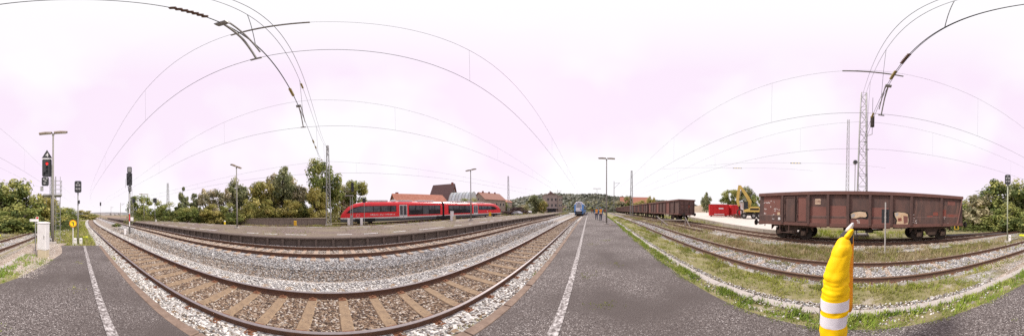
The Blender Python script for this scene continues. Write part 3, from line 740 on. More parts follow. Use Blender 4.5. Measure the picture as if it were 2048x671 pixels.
MB().box(.1, .16, -.40, .28, Z(319.4), Z(317.6)).build('white_bar', white_m, e)
b2 = signal_board(e, -.17, Z(372), Z(355), .48, lamps=())
for (u, w) in ((-.10, 359.5), (.02, 362.5), (-.05, 367.5), (.1, 358)): MB().disc((.235, -.17 + u, Z(w)), .075, 0, .03, 10).build('indicator_lens', grey_lens, b2)
MB().box(-.1, .12, -.5, -.3, Z(381), Z(373)).build('bracket', steel_gal, e)
MB().box(-.9, .25, -.30, .95, Z(391), Z(388.5)).build('service_platform', steel_gal, e)
for yy in (.15, .5, .92):
    for xx in (.22, -.85): MB().tube([(xx, yy, Z(389)), (xx, yy, Z(354 if yy < .9 else 362))], .016, 5).build('railing', steel_gal, e)
for zz in (362, 371, 380): MB().tube([(.22, .15, Z(zz)), (.22, .92, Z(zz)), (-.85, .92, Z(zz))], .013, 5).build('railing', steel_gal, e)
for yy in (.55, .85): MB().tube([(-.1, yy, 0), (-.1, yy, Z(352))], .02, 5).build('ladder_rail', steel_gal, e)
for k in range(16): MB().tube([(-.1, .55, .2 + k * .28), (-.1, .85, .2 + k * .28)], .012, 5).build('rung', steel_gal, e)
foot_boxes(e, 2, .21, .44, .02)
MB().cbox(-.25, .25, .05, .5, -.3, .06, .04).build('foundation', pole_con, e)

# small shunting signal at the end of the asphalt
def small_signal(px, r, zb, pyt, pyb, w, label, box=2, lens=True, mtp=None, extra=True, lean=.0):
    x, y = at(px, r); e = empty('dwarf_signal' if pyt > 400 else 'signal', (x, y, zb), facing(x, y), label, 'signal')
    z1, z0 = zat(px, pyt, r) - zb, zat(px, pyb, r) - zb
    MB().tube([(0, 0, 0), (0, 0, z0 + .1)], .045, 8).build('post', mtp or steel_gal, e, smooth=True)
    bo = signal_board(e, 0, z0, z1, w, x=.05, th=.12)
    h = z1 - z0
    for (u, q, rd) in ((-.2, .30, .17), (.2, .30, .17), (-.2, .62, .17), (.2, .62, .17), (0, .82, .12)):
        MB().disc((.185, u * w, z0 + q * h), rd * w, 0, .03, 10).build('signal_lens', grey_lens if lens else dark_lens, bo)
    if extra: MB().cbox(-.02, .14, .0, .13, z0 - .75, z0 - .52, .02).build('junction_box', black_m, e)
    if box: foot_boxes(e, box)
    MB().cbox(-.22, .22, -.22, .22, -.3, .05, .03).build('foundation', pole_con, e)
    return e
small_signal(156, 11.0, -.12, 362.5, 385, .46, 'slim signal with a square black lamp board at the end of the asphalt')
small_signal(2015, 12.4, -.12, 350, 369, .44, 'square-headed signal on a pale green post right of the big wagon', box=1, mtp=mat('post_green', (.40, .42, .32), (.33, .35, .27), 8, .7), extra=False)
# signal standing between the two main tracks
px = 259; r = 17.8; x, y = at(px, r); zb = -.25
e = empty('main_signal', (x, y, zb), facing(x, y), 'black three-part signal on a pale post between the two main tracks', 'signal')
Z = lambda py: zat(px, py, r) - zb
MB().tube([(0, 0, 0), (0, 0, Z(372))], .085, 8).build('post', steel_gal, e, smooth=True)
signal_board(e, .0, Z(371), Z(346.5), .62, lamps=((.12, Z(351), .06, dark_lens), (-.12, Z(357), .06, dark_lens), (.1, Z(362), .06, dark_lens), (-.1, Z(367), .06, dark_lens)))
t_ = signal_board(e, .02, Z(346), Z(334.5), .5); MB().box(.225, .24, -.15, .19, Z(344.5), Z(336)).build('indicator_panel', grey_lens, t_)
t_ = signal_board(e, .05, Z(383), Z(371.5), .36); MB().disc((.235, .05, Z(375.5)), .11, 0, .03, 10).build('indicator_lens', grey_lens, t_); MB().disc((.235, .08, Z(380)), .1, 0, .03, 10).build('indicator_lens', grey_lens, t_)
for yy in (-.42, -.22): MB().tube([(-.15, yy, Z(375)), (-.15, yy, Z(357))], .016, 5).build('railing', steel_gal, e)
MB().box(.09, .10, -.05, .05, Z(442), Z(427)).build('mast_plate', red_m, e); MB().box(.09, .10, -.05, .05, Z(427), Z(417)).build('mast_plate', white_m, e)
MB().box(.09, .10, -.05, .05, Z(452), Z(442)).build('mast_plate', white_m, e)
MB().cbox(-.1, .15, .1, .42, Z(441), Z(434), .02).build('phone_box', white_m, e)
MB().cbox(-.15, .15, -.62, -.36, 0, .65, .03).build('relay_box', white_m, e)
for yy in (.12, .3): MB().tube([(-.2, yy, 0), (-.2, yy, Z(376))], .016, 5).build('ladder_rail', steel_gal, e)
for k in range(18): MB().tube([(-.2, .12, .2 + k * .27), (-.2, .3, .2 + k * .27)], .01, 4).build('rung', steel_gal, e)
MB().cbox(-.3, .3, -.3, .3, -.2, .05, .04).build('foundation', pole_con, e)
small_signal(201, 60, -.2, 404, 411, .55, 'tiny far signal with a white foot beside the curving track', box=2, lens=False, extra=False)
small_signal(310, 33, .42, 396, 405, .75, 'far black signal head on the island platform before the left bushes', box=1, lens=False, extra=False)
small_signal(267, 44, .42, 397, 405, .9, 'far black signal head seen just right of the three-part signal', box=0, lens=False)
small_signal(117, 42, -.1, 409, 417, .6, 'far signal with a pale foot seen right of the nearest lamp post', box=1, lens=False, extra=False)
# signals by the red railcar's nose
for (px, pyt, r, lab, lad) in ((703, 365, 24.4, 'grey ladder-backed signal post in front of the railcar nose', True), (728.5, 399, 24.2, 'thin signal post with a white box in front of the railcar nose', False)):
    x, y = at(px, r); zb = -.05; e = empty('signal_post', (x, y, zb), facing(x, y), lab, 'signal'); Z = lambda py: zat(px, py, r) - zb
    if lad:
        for yy in (-.16, .16): MB().tube([(0, yy, 0), (0, yy, Z(392))], .05, 5).build('post', steel_gal, e)
        for k in range(12): MB().tube([(0, -.16, .3 + k * .3), (0, .16, .3 + k * .3)], .025, 4).build('rung', steel_gal, e)
        MB().cbox(.06, .2, -.2, .2, Z(450), Z(431), .02).build('cabinet', steel_gal, e)
        MB().box(-.4, .2, -.9, .3, Z(391.5), Z(390)).build('service_platform', steel_gal, e)
        MB().tube([(.1, -.9, Z(391)), (.1, -.9, Z(378)), (.1, .25, Z(378))], .02, 5).build('railing', steel_gal, e)
        signal_board(e, .2, Z(384), Z(365), .4)
    else:
        MB().tube([(0, 0, 0), (0, 0, Z(402))], .045, 6).build('post', steel_gal, e)
        signal_board(e, .0, Z(405), Z(396), .5)
    MB().cbox(-.15, .15, -.62, -.22, 0.02, Z(436), .03).build('relay_box', white_m, e)

# ------------------------------------------------------------------ cabinet and little signs at the platform end
d = ray(84, 516); t = (.15 - CAMZ) / d.z; cx, cyy = d.x * t - .25, d.y * t
e = empty('control_cabinet', (cx, cyy, .13), R(-22), 'white control cabinet on a cream base at the platform end', 'cabinet')
MB().cbox(-.20, .20, -.27, .27, -.2, .36, .02).build('plinth', cream_m, e)
MB().cbox(-.21, .21, -.285, .285, .37, 1.50, .015).build('housing', white_m, e)
lidm = MB(); lidm.loft([[(-.235, -.31, 1.50), (.235, -.31, 1.50), (.235, .31, 1.50), (-.235, .31, 1.50)], [(-.235, -.31, 1.535), (.235, -.31, 1.535), (.235, .31, 1.535), (-.235, .31, 1.535)], [(-.1, -.25, 1.57), (.1, -.25, 1.57), (.1, .25, 1.57), (-.1, .25, 1.57)]])
lidm.build('lid', white_m, e)
e.scale = (.76, .74, .97)
dr = MB(); dr.box(.2105, .219, -.255, .255, .42, 1.46); dr = dr.build('door', white_m, e); MB().cbox(.219, .235, .17, .21, .86, 1.0, .005).build('handle', steel_gal, dr)
for k in range(6): MB().box(-.12, .12, -.294, -.286, .55 + k * .05, .575 + k * .05).build('vent_slot', steel_gal, e)
x, y = at(70, 8.2); e = empty('track_sign', (x, y, -.05), facing(x, y), 'white board with a small red square peeping over the white cabinet', 'sign')
Z = lambda py: zat(70, py, 8.2) + .05
MB().tube([(0, .03, 0), (0, .03, Z(438))], .03, 6).build('post', steel_gal, e)
MB().box(.03, .05, -.26, .18, Z(442.5), Z(437.5)).build('board', white_m, e); MB().box(.03, .051, .04, .18, Z(437.45), Z(433)).build('red_plate', white_m, e); MB().box(.0515, .056, .06, .165, Z(437), Z(433.6)).build('red_square', red_m, e)
MB().disc((.055, -.2, Z(440)), .018, 0, .01, 8).build('bolt', black_m, e)
x, y = at(146, 10.3); zb = -.12; e = empty('speed_sign', (x, y, zb), facing(x, y), 'round yellow sign with an orange rim and a black bent stroke, on a white post', 'sign')
Z = lambda py: zat(146, py, 10.3) - zb
zc = Z(446.5)
MB().tube([(0, 0, 0), (0, 0, zc)], .03, 8).build('post', white_m, e)
MB().disc((.045, 0, zc), .235, 0, .02, 28).build('rim', mat('sign_orange', (.72, .28, .03), (.60, .20, .03), 9, .5), e)
MB().disc((.060, 0, zc), .185, 0, .016, 28).build('face', yellow_m, e)
gb_ = MB(); gb_.box(.069, .074, -.09, .055, zc + .045, zc + .10); gb_.box(.0691, .0741, .0, .055, zc - .12, zc + .0449); gb_.build('symbol', black_m, e)
for (px, py, lab) in ((171, 474, 'low bright yellow rail sensor on the grass beside the slim signal'), (2044, 470, 'low bright yellow rail sensor right of the square-headed signal')):
    d = ray(px, py); t = (-.08 - CAMZ) / d.z; e = empty('rail_sensor', (d.x * t, d.y * t, -.16), .3, lab, 'sensor')
    MB().cbox(-.12, .12, -.26, .26, 0, .16, .04).build('housing', mat('sensor_yellow', (.75, .78, .03), (.66, .68, .03), 8, .5), e); MB().tube([(0, .26, .06), (0, .55, .01)], .025, 6).build('cable', black_m, e)
# post with a black board by the siding
px = 1771; r = 8.45; x, y = at(px, r); zb = -.2; e = empty('board_post', (x, y, zb), facing(x, y), 'pale post carrying a black board in front of the big wagon', 'sign')
Z = lambda py: zat(px, py, r) - zb
MB().tube([(0, 0, 0), (0, 0, Z(404))], .038, 8).build('post', mat('post_pale', (.47, .44, .42), (.38, .355, .34), 8, .8), e)
MB().box(-.075, -.045, -.20, .20, Z(446), Z(418)).build('board', black_m, e); MB().box(-.045, -.03, -.06, .06, Z(436), Z(432)).build('clamp', steel_gal, e)
# things along the island platform's back
for (px, py0, py1, r, lab, col, nm, w) in ((590, 453, 441, 22.0, 'yellow marker post before the old stone wall', yellow_post, 'marker_post', .38), (980, 434, 424, 32, 'yellow marker post before the far end of the red railcar', yellow_post, 'marker_post', .5), (449.5, 452, 441, 27, 'yellow and white post at the far end of the stone wall', white_m, 'marker_post', .3)):
    x, y = at(px, r); z0, z1 = zat(px, py0, r), zat(px, py1, r); e = empty(nm, (x, y, z0), facing(x, y), lab, 'post')
    MB().cbox(-w / 4, w / 4, -w / 2, w / 2, 0, z1 - z0, .04).build('body', col, e); MB().box(-w / 4 - .01, w / 4 + .012, -w / 2 - .012, w / 2 + .012, (z1 - z0) * .08, (z1 - z0) * .2).build('foot_band', steel_gal, e)
    MB().tube([(0, 0, -1.0), (0, 0, 0)], .08, 6).build('footing', pole_con, e)
    if px == 449.5: MB().box(w / 4 + .001, w / 4 + .01, -w / 2, w / 2, .3, .75).build('yellow_band', yellow_m, e)
px = 904; r = 21.5; x, y = at(px, r); z0 = zat(px, 441, r); e = empty('control_cabinet', (x, y, z0), facing(x, y), 'white cabinet on the island platform before the railcar joint', 'cabinet')
MB().cbox(-.2, .2, -.22, .22, 0, 1.25, .03).build('housing', white_m, e); MB().cbox(-.18, .25, .1, .46, -.02, .62, .03).build('plinth', cream_m, e); MB().box(-.22, .22, -.24, .24, 1.25, 1.29).build('lid', white_m, e)

# ------------------------------------------------------------------ rusty open wagons
wag_dark = mat('wagon_dark', (.16, .092, .078), (.105, .070, .064), 1.9, .75, .15, c3=(.22, .12, .095), detail=9, stretch=(1, 1, .3), lo=.38, hi=.56)
wag_red = mat('wagon_red', (.25, .11, .09), (.21, .094, .078), 1.5, .7, .12, c3=(.175, .075, .058), detail=7)
wag_patch = mat('wagon_patch', (.28, .088, .066), (.235, .078, .06), 3, .7)
wag_trim = mat('wagon_trim', (.19, .092, .075), (.145, .075, .064), 2.5, .75, .15, c3=(.19, .10, .08))
wag_post = mat('wagon_post', (.135, .076, .066), (.10, .062, .056), 3, .75, .15)
wag_black = mat('wagon_black', (.030, .027, .026), (.045, .036, .032), 6, .85, .3)
wag_rust = mat('wagon_rust', (.10, .065, .048), (.06, .042, .035), 6, .9, .3)
graf_cream = mat('graffiti_cream', (.62, .42, .25), (.70, .55, .40), 3.5, .7, c3=(.55, .30, .15))
graf_grey = mat('graffiti_grey', (.48, .46, .44), (.38, .36, .35), 4, .7)
graf_black = mat('graffiti_black', (.02, .02, .02), None, 4, .7)
stencil = mat('stencil_white', (.68, .62, .60), (.58, .52, .50), 20, .8)
def blob(cx, cz, rx, rz, n, rnd, j=.25):
    return [(cx + rx * math.cos(2 * math.pi * k / n) * rnd.uniform(1 - j, 1 + j * .4), cz + rz * math.sin(2 * math.pi * k / n) * rnd.uniform(1 - j, 1 + j * .4)) for k in range(n)]
def bogie(e, x0, lod=0):
    b = empty('bogie', (x0, 0, 0)); b.parent = e
    for s in (-1, 1):
        for dx in (-.9, .9):
            w = MB(); w.disc((dx, s * .755, .46), .455, 1, .12, 20 if not lod else 10); w.disc((dx, s * .70, .46), .485, 1, .03, 20 if not lod else 10); wo = w.build('wheel', wag_black, b)
            if not lod:
                a = MB(); a.cbox(dx - .17, dx + .17, s * 1.06 - .13, s * 1.06 + .13, .33, .63, .03); a.disc((dx, s * 1.2, .48), .12, 1, .05, 12); a.build('axle_box', wag_rust, b)
                for q in (-.23, .23):
                    sp = MB()
                    for k in range(6): sp.disc((dx + q, s * 1.06, .56 + k * .045), .07, 2, .028, 8)
                    sp.build('spring', wag_rust, b)
        f = MB(); f.prism([(-1.55, .62), (-1.35, .86), (-.5, .80), (-.35, .45), (.35, .45), (.5, .80), (1.35, .86), (1.55, .62), (1.55, .95), (-1.55, .95)], 1, s * 1.06 - .06, s * 1.06 + .06); f.build('side_frame', wag_rust, b)
        if not lod: MB().cbox(-.3, .3, s * 1.06 - .16, s * 1.06 + .16, .42, .62, .04).build('bolster', wag_rust, b)
    for dx in (-.9, .9): MB().tube([(dx, -.9, .46), (dx, .9, .46)], .08, 8).build('axle', wag_black, b)
    MB().box(-.25, .25, -1.0, 1.0, .6, 1.0).build('cross_beam', wag_black, b)
    return b
def wagon(label, L=14.4, posts=None, loc=(0, 0, 0), rz=0, lod=0, cat='wagon', group=None):
    """open goods wagon, +y is the side towards the platform"""
    e = empty('open_wagon', loc, rz, label, cat, group); H0, H1, Wd = 1.12, 3.12, 1.36
    posts = posts or [-L / 2 + L * k / 9 for k in range(10)]
    hl = L / 2
    fr = MB(); fr.box(-hl, hl, -1.2, 1.2, .98, 1.10); fr.build('underframe', wag_black, e)
    for s in (-1, 1):
        sb = MB(); sb.prism([(s * 1.30, .98), (s * (Wd + .02), 1.0), (s * (Wd + .02), 1.2), (s * 1.30, 1.2)], 0, -hl, hl); sb.build('side_sill', wag_trim, e)
        for k in range(len(posts) - 1):
            a, b = posts[k] + .03, posts[k + 1] - .03
            if s == 1 and not lod:
                up = wag_dark if (k % 3 != 1) else wag_red
                p = MB(); p.prism([(1.19, 1.2), (1.325, 1.2), (1.325, 1.62), (1.30, 1.66), (1.30, 2.98), (1.19, 2.98)], 0, a, b); p.build('side_panel', wag_dark, e)
            else:
                p = MB(); p.box(a, b, *sorted((s * 1.19, s * 1.30)), 1.2, 2.98); p.build('side_panel', wag_dark if (k + (s > 0)) % 3 else wag_red, e)
        for x in posts[1:-1]:
            p = MB(); y0, y1 = sorted((s * 1.28, s * (Wd + .05))); p.cbox(x - .085, x + .085, y0, y1, 1.1, 3.0, .015); p.build('side_post', wag_post, e)
        tr_ = MB(); y0, y1 = sorted((s * 1.16, s * (Wd + .06))); tr_.cbox(-hl - .04, hl + .04, y0, y1, 2.985, 3.20, .02); tr_.build('top_rail', wag_trim, e)
    for s in (-1, 1):
        q = MB(); x0, x1 = sorted((s * (hl - .02), s * (hl - .12))); q.box(x0, x1, -1.28, 1.28, 1.1, 3.0); q.build('end_wall', wag_dark, e)
        t2 = MB(); x0, x1 = sorted((s * (hl - .15), s * (hl + .10))); t2.cbox(x0, x1, -1.15, 1.15, 2.99, 3.19, .02); t2.build('end_rail', wag_trim, e)
        for yy in (-1.15, -.45, .45, 1.15):
            p = MB(); p.prism([(s * (hl - .02), 1.12), (s * (hl + .14), 1.12), (s * (hl + .06), 2.98), (s * (hl - .02), 2.98)], 1, yy - .06, yy + .06); p.build('end_post', wag_post, e)
        for zz in (1.75, 2.4):
            x0, x1 = sorted((s * (hl - .02), s * (hl + .035))); MB().box(x0, x1, -1.2, 1.2, zz, zz + .1).build('end_rib', wag_post, e)
        x0, x1 = sorted((s * (hl - .05), s * (hl + .12))); MB().cbox(x0, x1, -1.3, 1.3, .92, 1.115, .02).build('buffer_beam', wag_trim, e)
        for yy in (-.875, .875):
            bf = MB(); bf.tube([(s * (hl + .1), yy, 1.04), (s * (hl + .40), yy, 1.04)], .10, 10); bf.tube([(s * (hl + .40), yy, 1.04), (s * (hl + .62), yy, 1.04)], .07, 10); bf.disc((s * (hl + .64), yy, 1.04), .23, 0, .04, 16); bf.build('buffer', wag_black, e)
        MB().tube([(s * (hl + .1), 0, 1.0), (s * (hl + .35), 0, .98), (s * (hl + .4), 0, .7)], .04, 6).build('coupling', wag_black, e)
    bogie(e, -hl + 2.45, lod); bogie(e, hl - 2.45, lod)
    if not lod:
        MB().box(-1.4, 1.2, -.7, .7, .72, .97).build('brake_gear', wag_black, e); MB().tube([(-.5, .75, .62), (-.5, .75, .95)], .28, 10).build('air_tank', wag_black, e)
    return e
# the big wagon: its side line is read off the place, then its bays
xA, xB = 6.35, -8.55
P = (0.0, yc6(0) + 1.36); D = Vector((1, -.085)).normalized(); Dn = (D.x, D.y)
tL, tR = along(1519, P, Dn), along(1925, P, Dn); mid = (tL + tR) / 2; LW = tL - tR
loc_c = (P[0] + Dn[0] * mid, P[1] + Dn[1] * mid); nrm = Vector((-Dn[1], Dn[0]))
wc = (loc_c[0] - nrm.x * 1.36, loc_c[1] - nrm.y * 1.36)
lx = lambda px: along(px, P, Dn) - mid
pposts = sorted([lx(q) for q in (1519, 1565, 1617, 1656, 1696, 1740, 1783, 1823, 1883, 1925)])
WZ = .06
big = wagon('big rusty brown open wagon with patchy paint and graffiti remnants on the siding', LW, pposts, (wc[0], wc[1], WZ), math.atan2(Dn[1], Dn[0]))
def wz(px, py): # height on the wagon side, in the wagon's own frame
    t = along(px, P, Dn); x, y = P[0] + Dn[0] * t, P[1] + Dn[1] * t
    return zat(px, py, math.hypot(x, y)) - WZ
def wrect(name, p0, q0, p1, q1, mt, proud=.004, base=1.302):
    x0, x1 = sorted((lx(p0), lx(p1))); z0, z1 = wz((p0 + p1) / 2, q1), wz((p0 + p1) / 2, q0)
    b_ = 1.327 if z1 < 1.64 else base
    return MB().box(x0, x1, b_ - .02, b_ + proud, z0, z1).build(name, mt, big)
rw = random.Random(11)
for (a, b_, c, d_, mt_) in ((1620, 413, 1652, 436, wag_red), (1660, 411, 1692, 436, wag_red), (1744, 415, 1778, 437, wag_red), (1527, 388, 1560, 436, wag_red),
                            (1886, 419, 1893, 434, wag_patch), (1894, 428, 1918, 448, wag_red), (1896, 402, 1911, 410, wag_red), (1867, 424, 1877, 431, wag_patch), (1855, 431, 1866, 443, wag_patch), (1898, 429, 1908, 437, wag_patch)):
    wrect('paint_patch', a, b_, c, d_, mt_, .003 + rw.uniform(0, .002))
for (a, b_, c, d_) in ((1619, 437, 1654, 454), (1659, 437, 1694, 455), (1700, 438, 1738, 456), (1743, 438, 1781, 457)): wrect('paint_patch', a, b_, c, d_, wag_red, .0035)
# folding doors of the second bay
for (a, c, mt_) in ((1568.5, 1590, wag_dark), (1593.5, 1614, wag_red)):
    dz0, dz1 = wz(1590, 443), wz(1590, 392); x0, x1 = sorted((lx(a), lx(c)))
    do = MB().box(x0, x1, 1.30, 1.345, dz0, dz1).build('side_door', mt_, big)
    fb_ = MB()
    for (u0, u1, v0, v1) in ((x0, x0 + .07, dz0, dz1), (x1 - .07, x1, dz0, dz1), (x0 + .07, x1 - .07, dz0, dz0 + .07), (x0 + .07, x1 - .07, dz1 - .07, dz1)): fb_.box(u0, u1, 1.346, 1.375, v0, v1)
    fb_.build('door_frame', wag_post, do)
    for zz in (dz0 + .3, dz1 - .4): MB().tube([(x1 - .02, 1.385, zz), (x1 - .02, 1.385, zz + .16)], .022, 6).build('hinge', wag_post, do)
MB().tube([(lx(1592), 1.39, wz(1592, 440)), (lx(1592), 1.39, wz(1592, 395))], .022, 6).build('door_bar', wag_black, big)
# plate, stencils, graffiti remnants
pl = wrect('number_plate', 1629.5, 397, 1640.5, 408, mat('plate_cream', (.70, .52, .38), (.62, .46, .34), 9, .7), .008)
xc, zc = (lx(1629.5) + lx(1640.5)) / 2, wz(1635, 402.5)
SIDE = Matrix(((-1, 0, 0, 0), (0, 0, 1, 0), (0, 1, 0, 0), (0, 0, 0, 1)))
text_mesh('DB', .24, 'letters', wag_red, big, Matrix.Translation((xc, 1.314, zc)) @ SIDE)
def flecks(px0, py0, px1, py1, n, w=.07, h=.05):
    for k in range(n):
        b = MB(); px, py = rw.uniform(px0, px1), rw.uniform(py0, py1); x, z = lx(px), wz(px, py); a, c = w * rw.uniform(.4, 1.2), h * rw.uniform(.4, 1.2)
        pr = (1.3315 if z < 1.6 else 1.3095) + k * .0001
        b.prism([(x - a, z - c * .6), (x + a * .7, z - c), (x + a, z + c * .5), (x - a * .5, z + c)], 1, pr - .002, pr)
        b.build('stencil', stencil, big)
for q in ((1527, 404, 1540, 407, 10), (1541, 401, 1548, 406, 5), (1528, 416, 1533, 419, 5), (1540, 412, 1543, 415, 3), (1547, 416, 1558, 422, 9), (1528, 424, 1534, 427, 6), (1542, 425, 1548, 431, 9), (1543, 436, 1548, 438, 5), (1714, 439, 1720, 446, 10), (1816, 425, 1834, 446, 12), (1888, 433, 1892, 437, 5), (1890, 446, 1897, 447.5, 4)): flecks(*q[:4], q[4], .045, .035)
wrect('paint_patch', 1554, 424, 1559, 430, graf_cream, .007); wrect('label_holder', 1556, 434, 1560.5, 439, white_m, .02)
def graf(pts, mt_, proud):
    b = MB(); b.prism([(lx(a), wz(a, c)) for a, c in pts], 1, 1.30, 1.3275 + proud); b.build('graffiti', mt_, big)
graf([(1699, 426), (1705, 422.5), (1714, 421), (1726, 420), (1734, 423), (1737.5, 431), (1734, 438), (1722, 435.5), (1711, 438), (1700, 437)], graf_black, .003)
graf([(1701, 428), (1708, 424), (1720, 422.5), (1731, 424), (1734, 431), (1731, 434), (1720, 433.5), (1712, 436), (1703, 436)], graf_cream, .006)
graf([(1702, 429), (1708, 426), (1711, 430), (1707, 434.5), (1703, 435)], graf_grey, .009)
graf([(1786, 424), (1794, 422), (1806, 423), (1817, 426), (1819, 437), (1817, 457), (1786, 457), (1790, 449), (1792, 440), (1787, 432)], graf_black, .003)
graf([(1789, 425), (1796, 423.5), (1810, 425), (1816, 428), (1817.5, 440), (1815.5, 455.5), (1789.5, 455.5), (1793, 448), (1794.5, 440), (1790, 431)], graf_cream, .006)
graf([(1796, 436), (1803, 435), (1804, 441), (1797, 442.5)], wag_patch, .009); graf([(1807, 431), (1816, 432), (1816, 445), (1808, 447)], wag_red, .009); graf([(1790, 426), (1797, 424.5), (1796, 431), (1792, 432)], graf_grey, .0091)
b = MB(); pts = [(1745, 458), (1745, 452), (1752, 450.5), (1763, 452), (1763, 457)]; b.prism([(lx(a), wz(a, c)) for a, c in pts], 1, 1.325, 1.3295); b.build('graffiti', graf_grey, big)
# steps and yellow handle
for px in (1560, 1578):
    MB().box(lx(px) - .025, lx(px) + .025, 1.33, 1.37, .5, 1.05).build('step_hanger', wag_post, big)
MB().box(min(lx(1560), lx(1578)), max(lx(1560), lx(1578)), 1.25, 1.40, .47, .50).build('step', wag_post, big)
xh = lx(1913)
MB().tube([(xh - .15, 1.36, 1.0), (xh - .15, 1.40, .74), (xh + .15, 1.40, .74), (xh + .15, 1.36, 1.0)], .028, 6).build('handle', yellow_post, big)
# brace strut at the right end
MB().tube([(-LW / 2 + .45, 1.36, 1.15), (-LW / 2 + .05, 1.36, 2.95)], .06, 4).build('end_strut', wag_trim, big)

# row of wagons behind
xw = 19.4; dw = Vector((1, -.07)).normalized(); row_lab = ['nearest wagon of the rusty row, its end wall facing the camera', 'second wagon of the rusty row behind the lattice mast', 'third wagon of the rusty row', 'fourth wagon of the rusty row', 'fifth wagon of the rusty row', 'farthest wagon of the rusty row near the wooded hill']
proto = None
for k in range(6):
    s = 7.2 + k * 15.7; x = xw + dw.x * s; y = yc6(xw + dw.x * s)
    if k == 0:
        o = wagon(row_lab[0], 14.4, None, (x, y, gz(x)), math.atan2(dw.y, dw.x), 1, group='row of rusty open wagons'); proto = o
    else:
        o = copy_tree(proto); o.location = (x, y, gz(x)); o['label'] = row_lab[k]
rb = MB(); rb.box(-7.235, -7.228, -.55, -.2, 2.0, 2.45); rb.build('paint_patch', wag_patch, proto)

# ------------------------------------------------------------------ red railcar
tr_red = mat('train_red', (.78, .026, .034), (.70, .022, .03), 2, .32, spec=.5)
tr_white = mat('train_white', (.72, .70, .69), (.62, .60, .59), 3, .45)
tr_grey = mat('train_grey', (.105, .115, .125), (.075, .085, .092), 2, .6)
tr_roof = mat('train_roof', (.62, .60, .59), (.48, .46, .455), 3, .7)
tr_glass = mat('train_glass', (.045, .05, .06), (.10, .108, .12), 1.5, .12, spec=.6, lo=.42, hi=.58)
tr_seal = mat('train_seal', (.016, .016, .018), None, 5, .7)
train_under = wag_black
TD = Vector((40.6, -2.1)).normalized(); TC0 = Vector((1.25, 27.5))     # nose, on the centre line
tn = Vector((TD.y, -TD.x))                                             # towards the camera
TS = TC0 + tn * 1.41
tx_ = lambda px: along(px, TS, (TD.x, TD.y))
TL = tx_(1004)
tro = empty('red_railcar', (TC0.x, TC0.y, .02), math.atan2(TD.y, TD.x), 'red two-car diesel railcar with dark windows and white doors', 'train')
tro.rotation_euler = (0, -math.atan(.30 / 40), math.atan2(TD.y, TD.x))
def sect(x, top, w):
    q = [(1.28, .28), (1.38, .78), (1.41, 1.0), (1.41, 2.55), (1.39, 2.95), (1.25, 3.30), (.95, 3.52), (.5, 3.62)]
    pts = [(x, -a * w, z) for a, z in q] + [(x, a * w, z) for a, z in reversed(q)]
    return [(p[0], p[1], p[2] if p[2] <= 1.01 else 1.01 + (p[2] - 1.01) * (top - 1.01) / (3.62 - 1.01)) for p in pts]
def car(name, xa, xb, nose_left):
    n = [(0, 1.15, .62), (.12, 1.45, .72), (.3, 1.75, .82), (.65, 2.2, .9), (1.2, 2.75, .96), (1.85, 3.12, .985), (2.6, 3.38, 1), (3.6, 3.55, 1), (4.6, 3.62, 1)]
    st = [(xa + s, t, w) for s, t, w in n] + [(x, 3.62, 1) for x in np.linspace(xa + 6, xb, 8)] if nose_left else [(x, 3.62, 1) for x in np.linspace(xa, xb - 6, 8)] + [(xb - s, t, w) for s, t, w in reversed(n)]
    secs = [sect(*s) for s in st]; N = 16
    def mi(i, k):
        k = min(k, 14 - k) if k <= 14 else 15
        xm = (st[i][0] + st[i + 1][0]) / 2; s = (xm - xa) if nose_left else (xb - xm)
        if k == 15: return 3
        if k == 0: return 2
        if k == 1: return 1
        if k in (2, 3, 4): return 0 if not (k == 4 and 1.0 < s < 1.9) else 0
        if s < 2.6 and k >= 6: return 4 if s > .3 else 0
        if s < 4.2 and k >= 5: return 0 if k == 5 else 5
        return 0 if k == 5 else 5
    b = MB(); b.loft(secs, mi); return b.build(name, [tr_red, tr_white, tr_grey, train_under, tr_glass, tr_roof], tro)
xg0, xg1 = tx_(885), tx_(889)
c1 = car('car_body', 0, xg0, True); c2 = car('car_body', xg1, TL, False)
MB().box(xg0, xg1, -1.2, 1.2, .75, 3.4).build('gangway', tr_seal, tro)
tz = lambda px, py: zat(px, py, math.hypot(*(TS + TD * tx_(px)))) - .02 - .0075 * tx_(px)
def pane(name, pts, parent, mt_=None, proud=.012, y=-1.41):
    return MB().prism([(a, z) for a, z in pts], 1, y - proud, y + .05).build(name, mt_ or tr_glass, parent)
def tw_rect(name, p0, p1, z0, z1, parent, mt_=None, proud=.012): return pane(name, [(tx_(p0), z0), (tx_(p1), z0), (tx_(p1), z1), (tx_(p0), z1)], parent, mt_, proud)
pane('window_band', [(tx_(693), 1.75), (tx_(700), 1.75), (tx_(793), 1.82), (tx_(793), 2.86), (tx_(722), 2.86), (tx_(708), 2.62), (tx_(698), 2.15)], c1, tr_seal, .010)
for a, b_ in ((729, 746), (747.5, 761), (763, 780), (782, 792)): tw_rect('window', a, b_, 1.88, 2.80, c1, tr_glass, .016)
pane('window', [(tx_(699), 1.85), (tx_(727.5), 1.85), (tx_(727.5), 2.78), (tx_(716), 2.68), (tx_(706), 2.35)], c1, tr_glass, .016)
tw_rect('window_band', 818, 881, 1.22, 2.88, c1, tr_seal, .010)
for a, b_ in ((819, 831), (832.5, 845), (859, 869), (870.5, 880)): tw_rect('window', a, b_, 2.05, 2.82, c1, tr_glass, .016); tw_rect('window', a, b_, 1.28, 2.0, c1, mat('train_glass_dark', (.018, .019, .023), (.03, .032, .038), 1.2, .12, spec=.6), .016)
tw_rect('window', 846.5, 857.5, 1.28, 2.82, c1, tr_grey, .016)
tw_rect('window_band', 897, 944.5, 1.22, 2.88, c2, tr_seal, .010)
for a, b_ in ((898, 906), (907, 918), (919.3, 929), (930.3, 943.5)): tw_rect('window', a, b_, 2.05, 2.82, c2, tr_glass, .016); tw_rect('window', a, b_, 1.28, 2.0, c2, MATS['train_glass_dark'], .016)
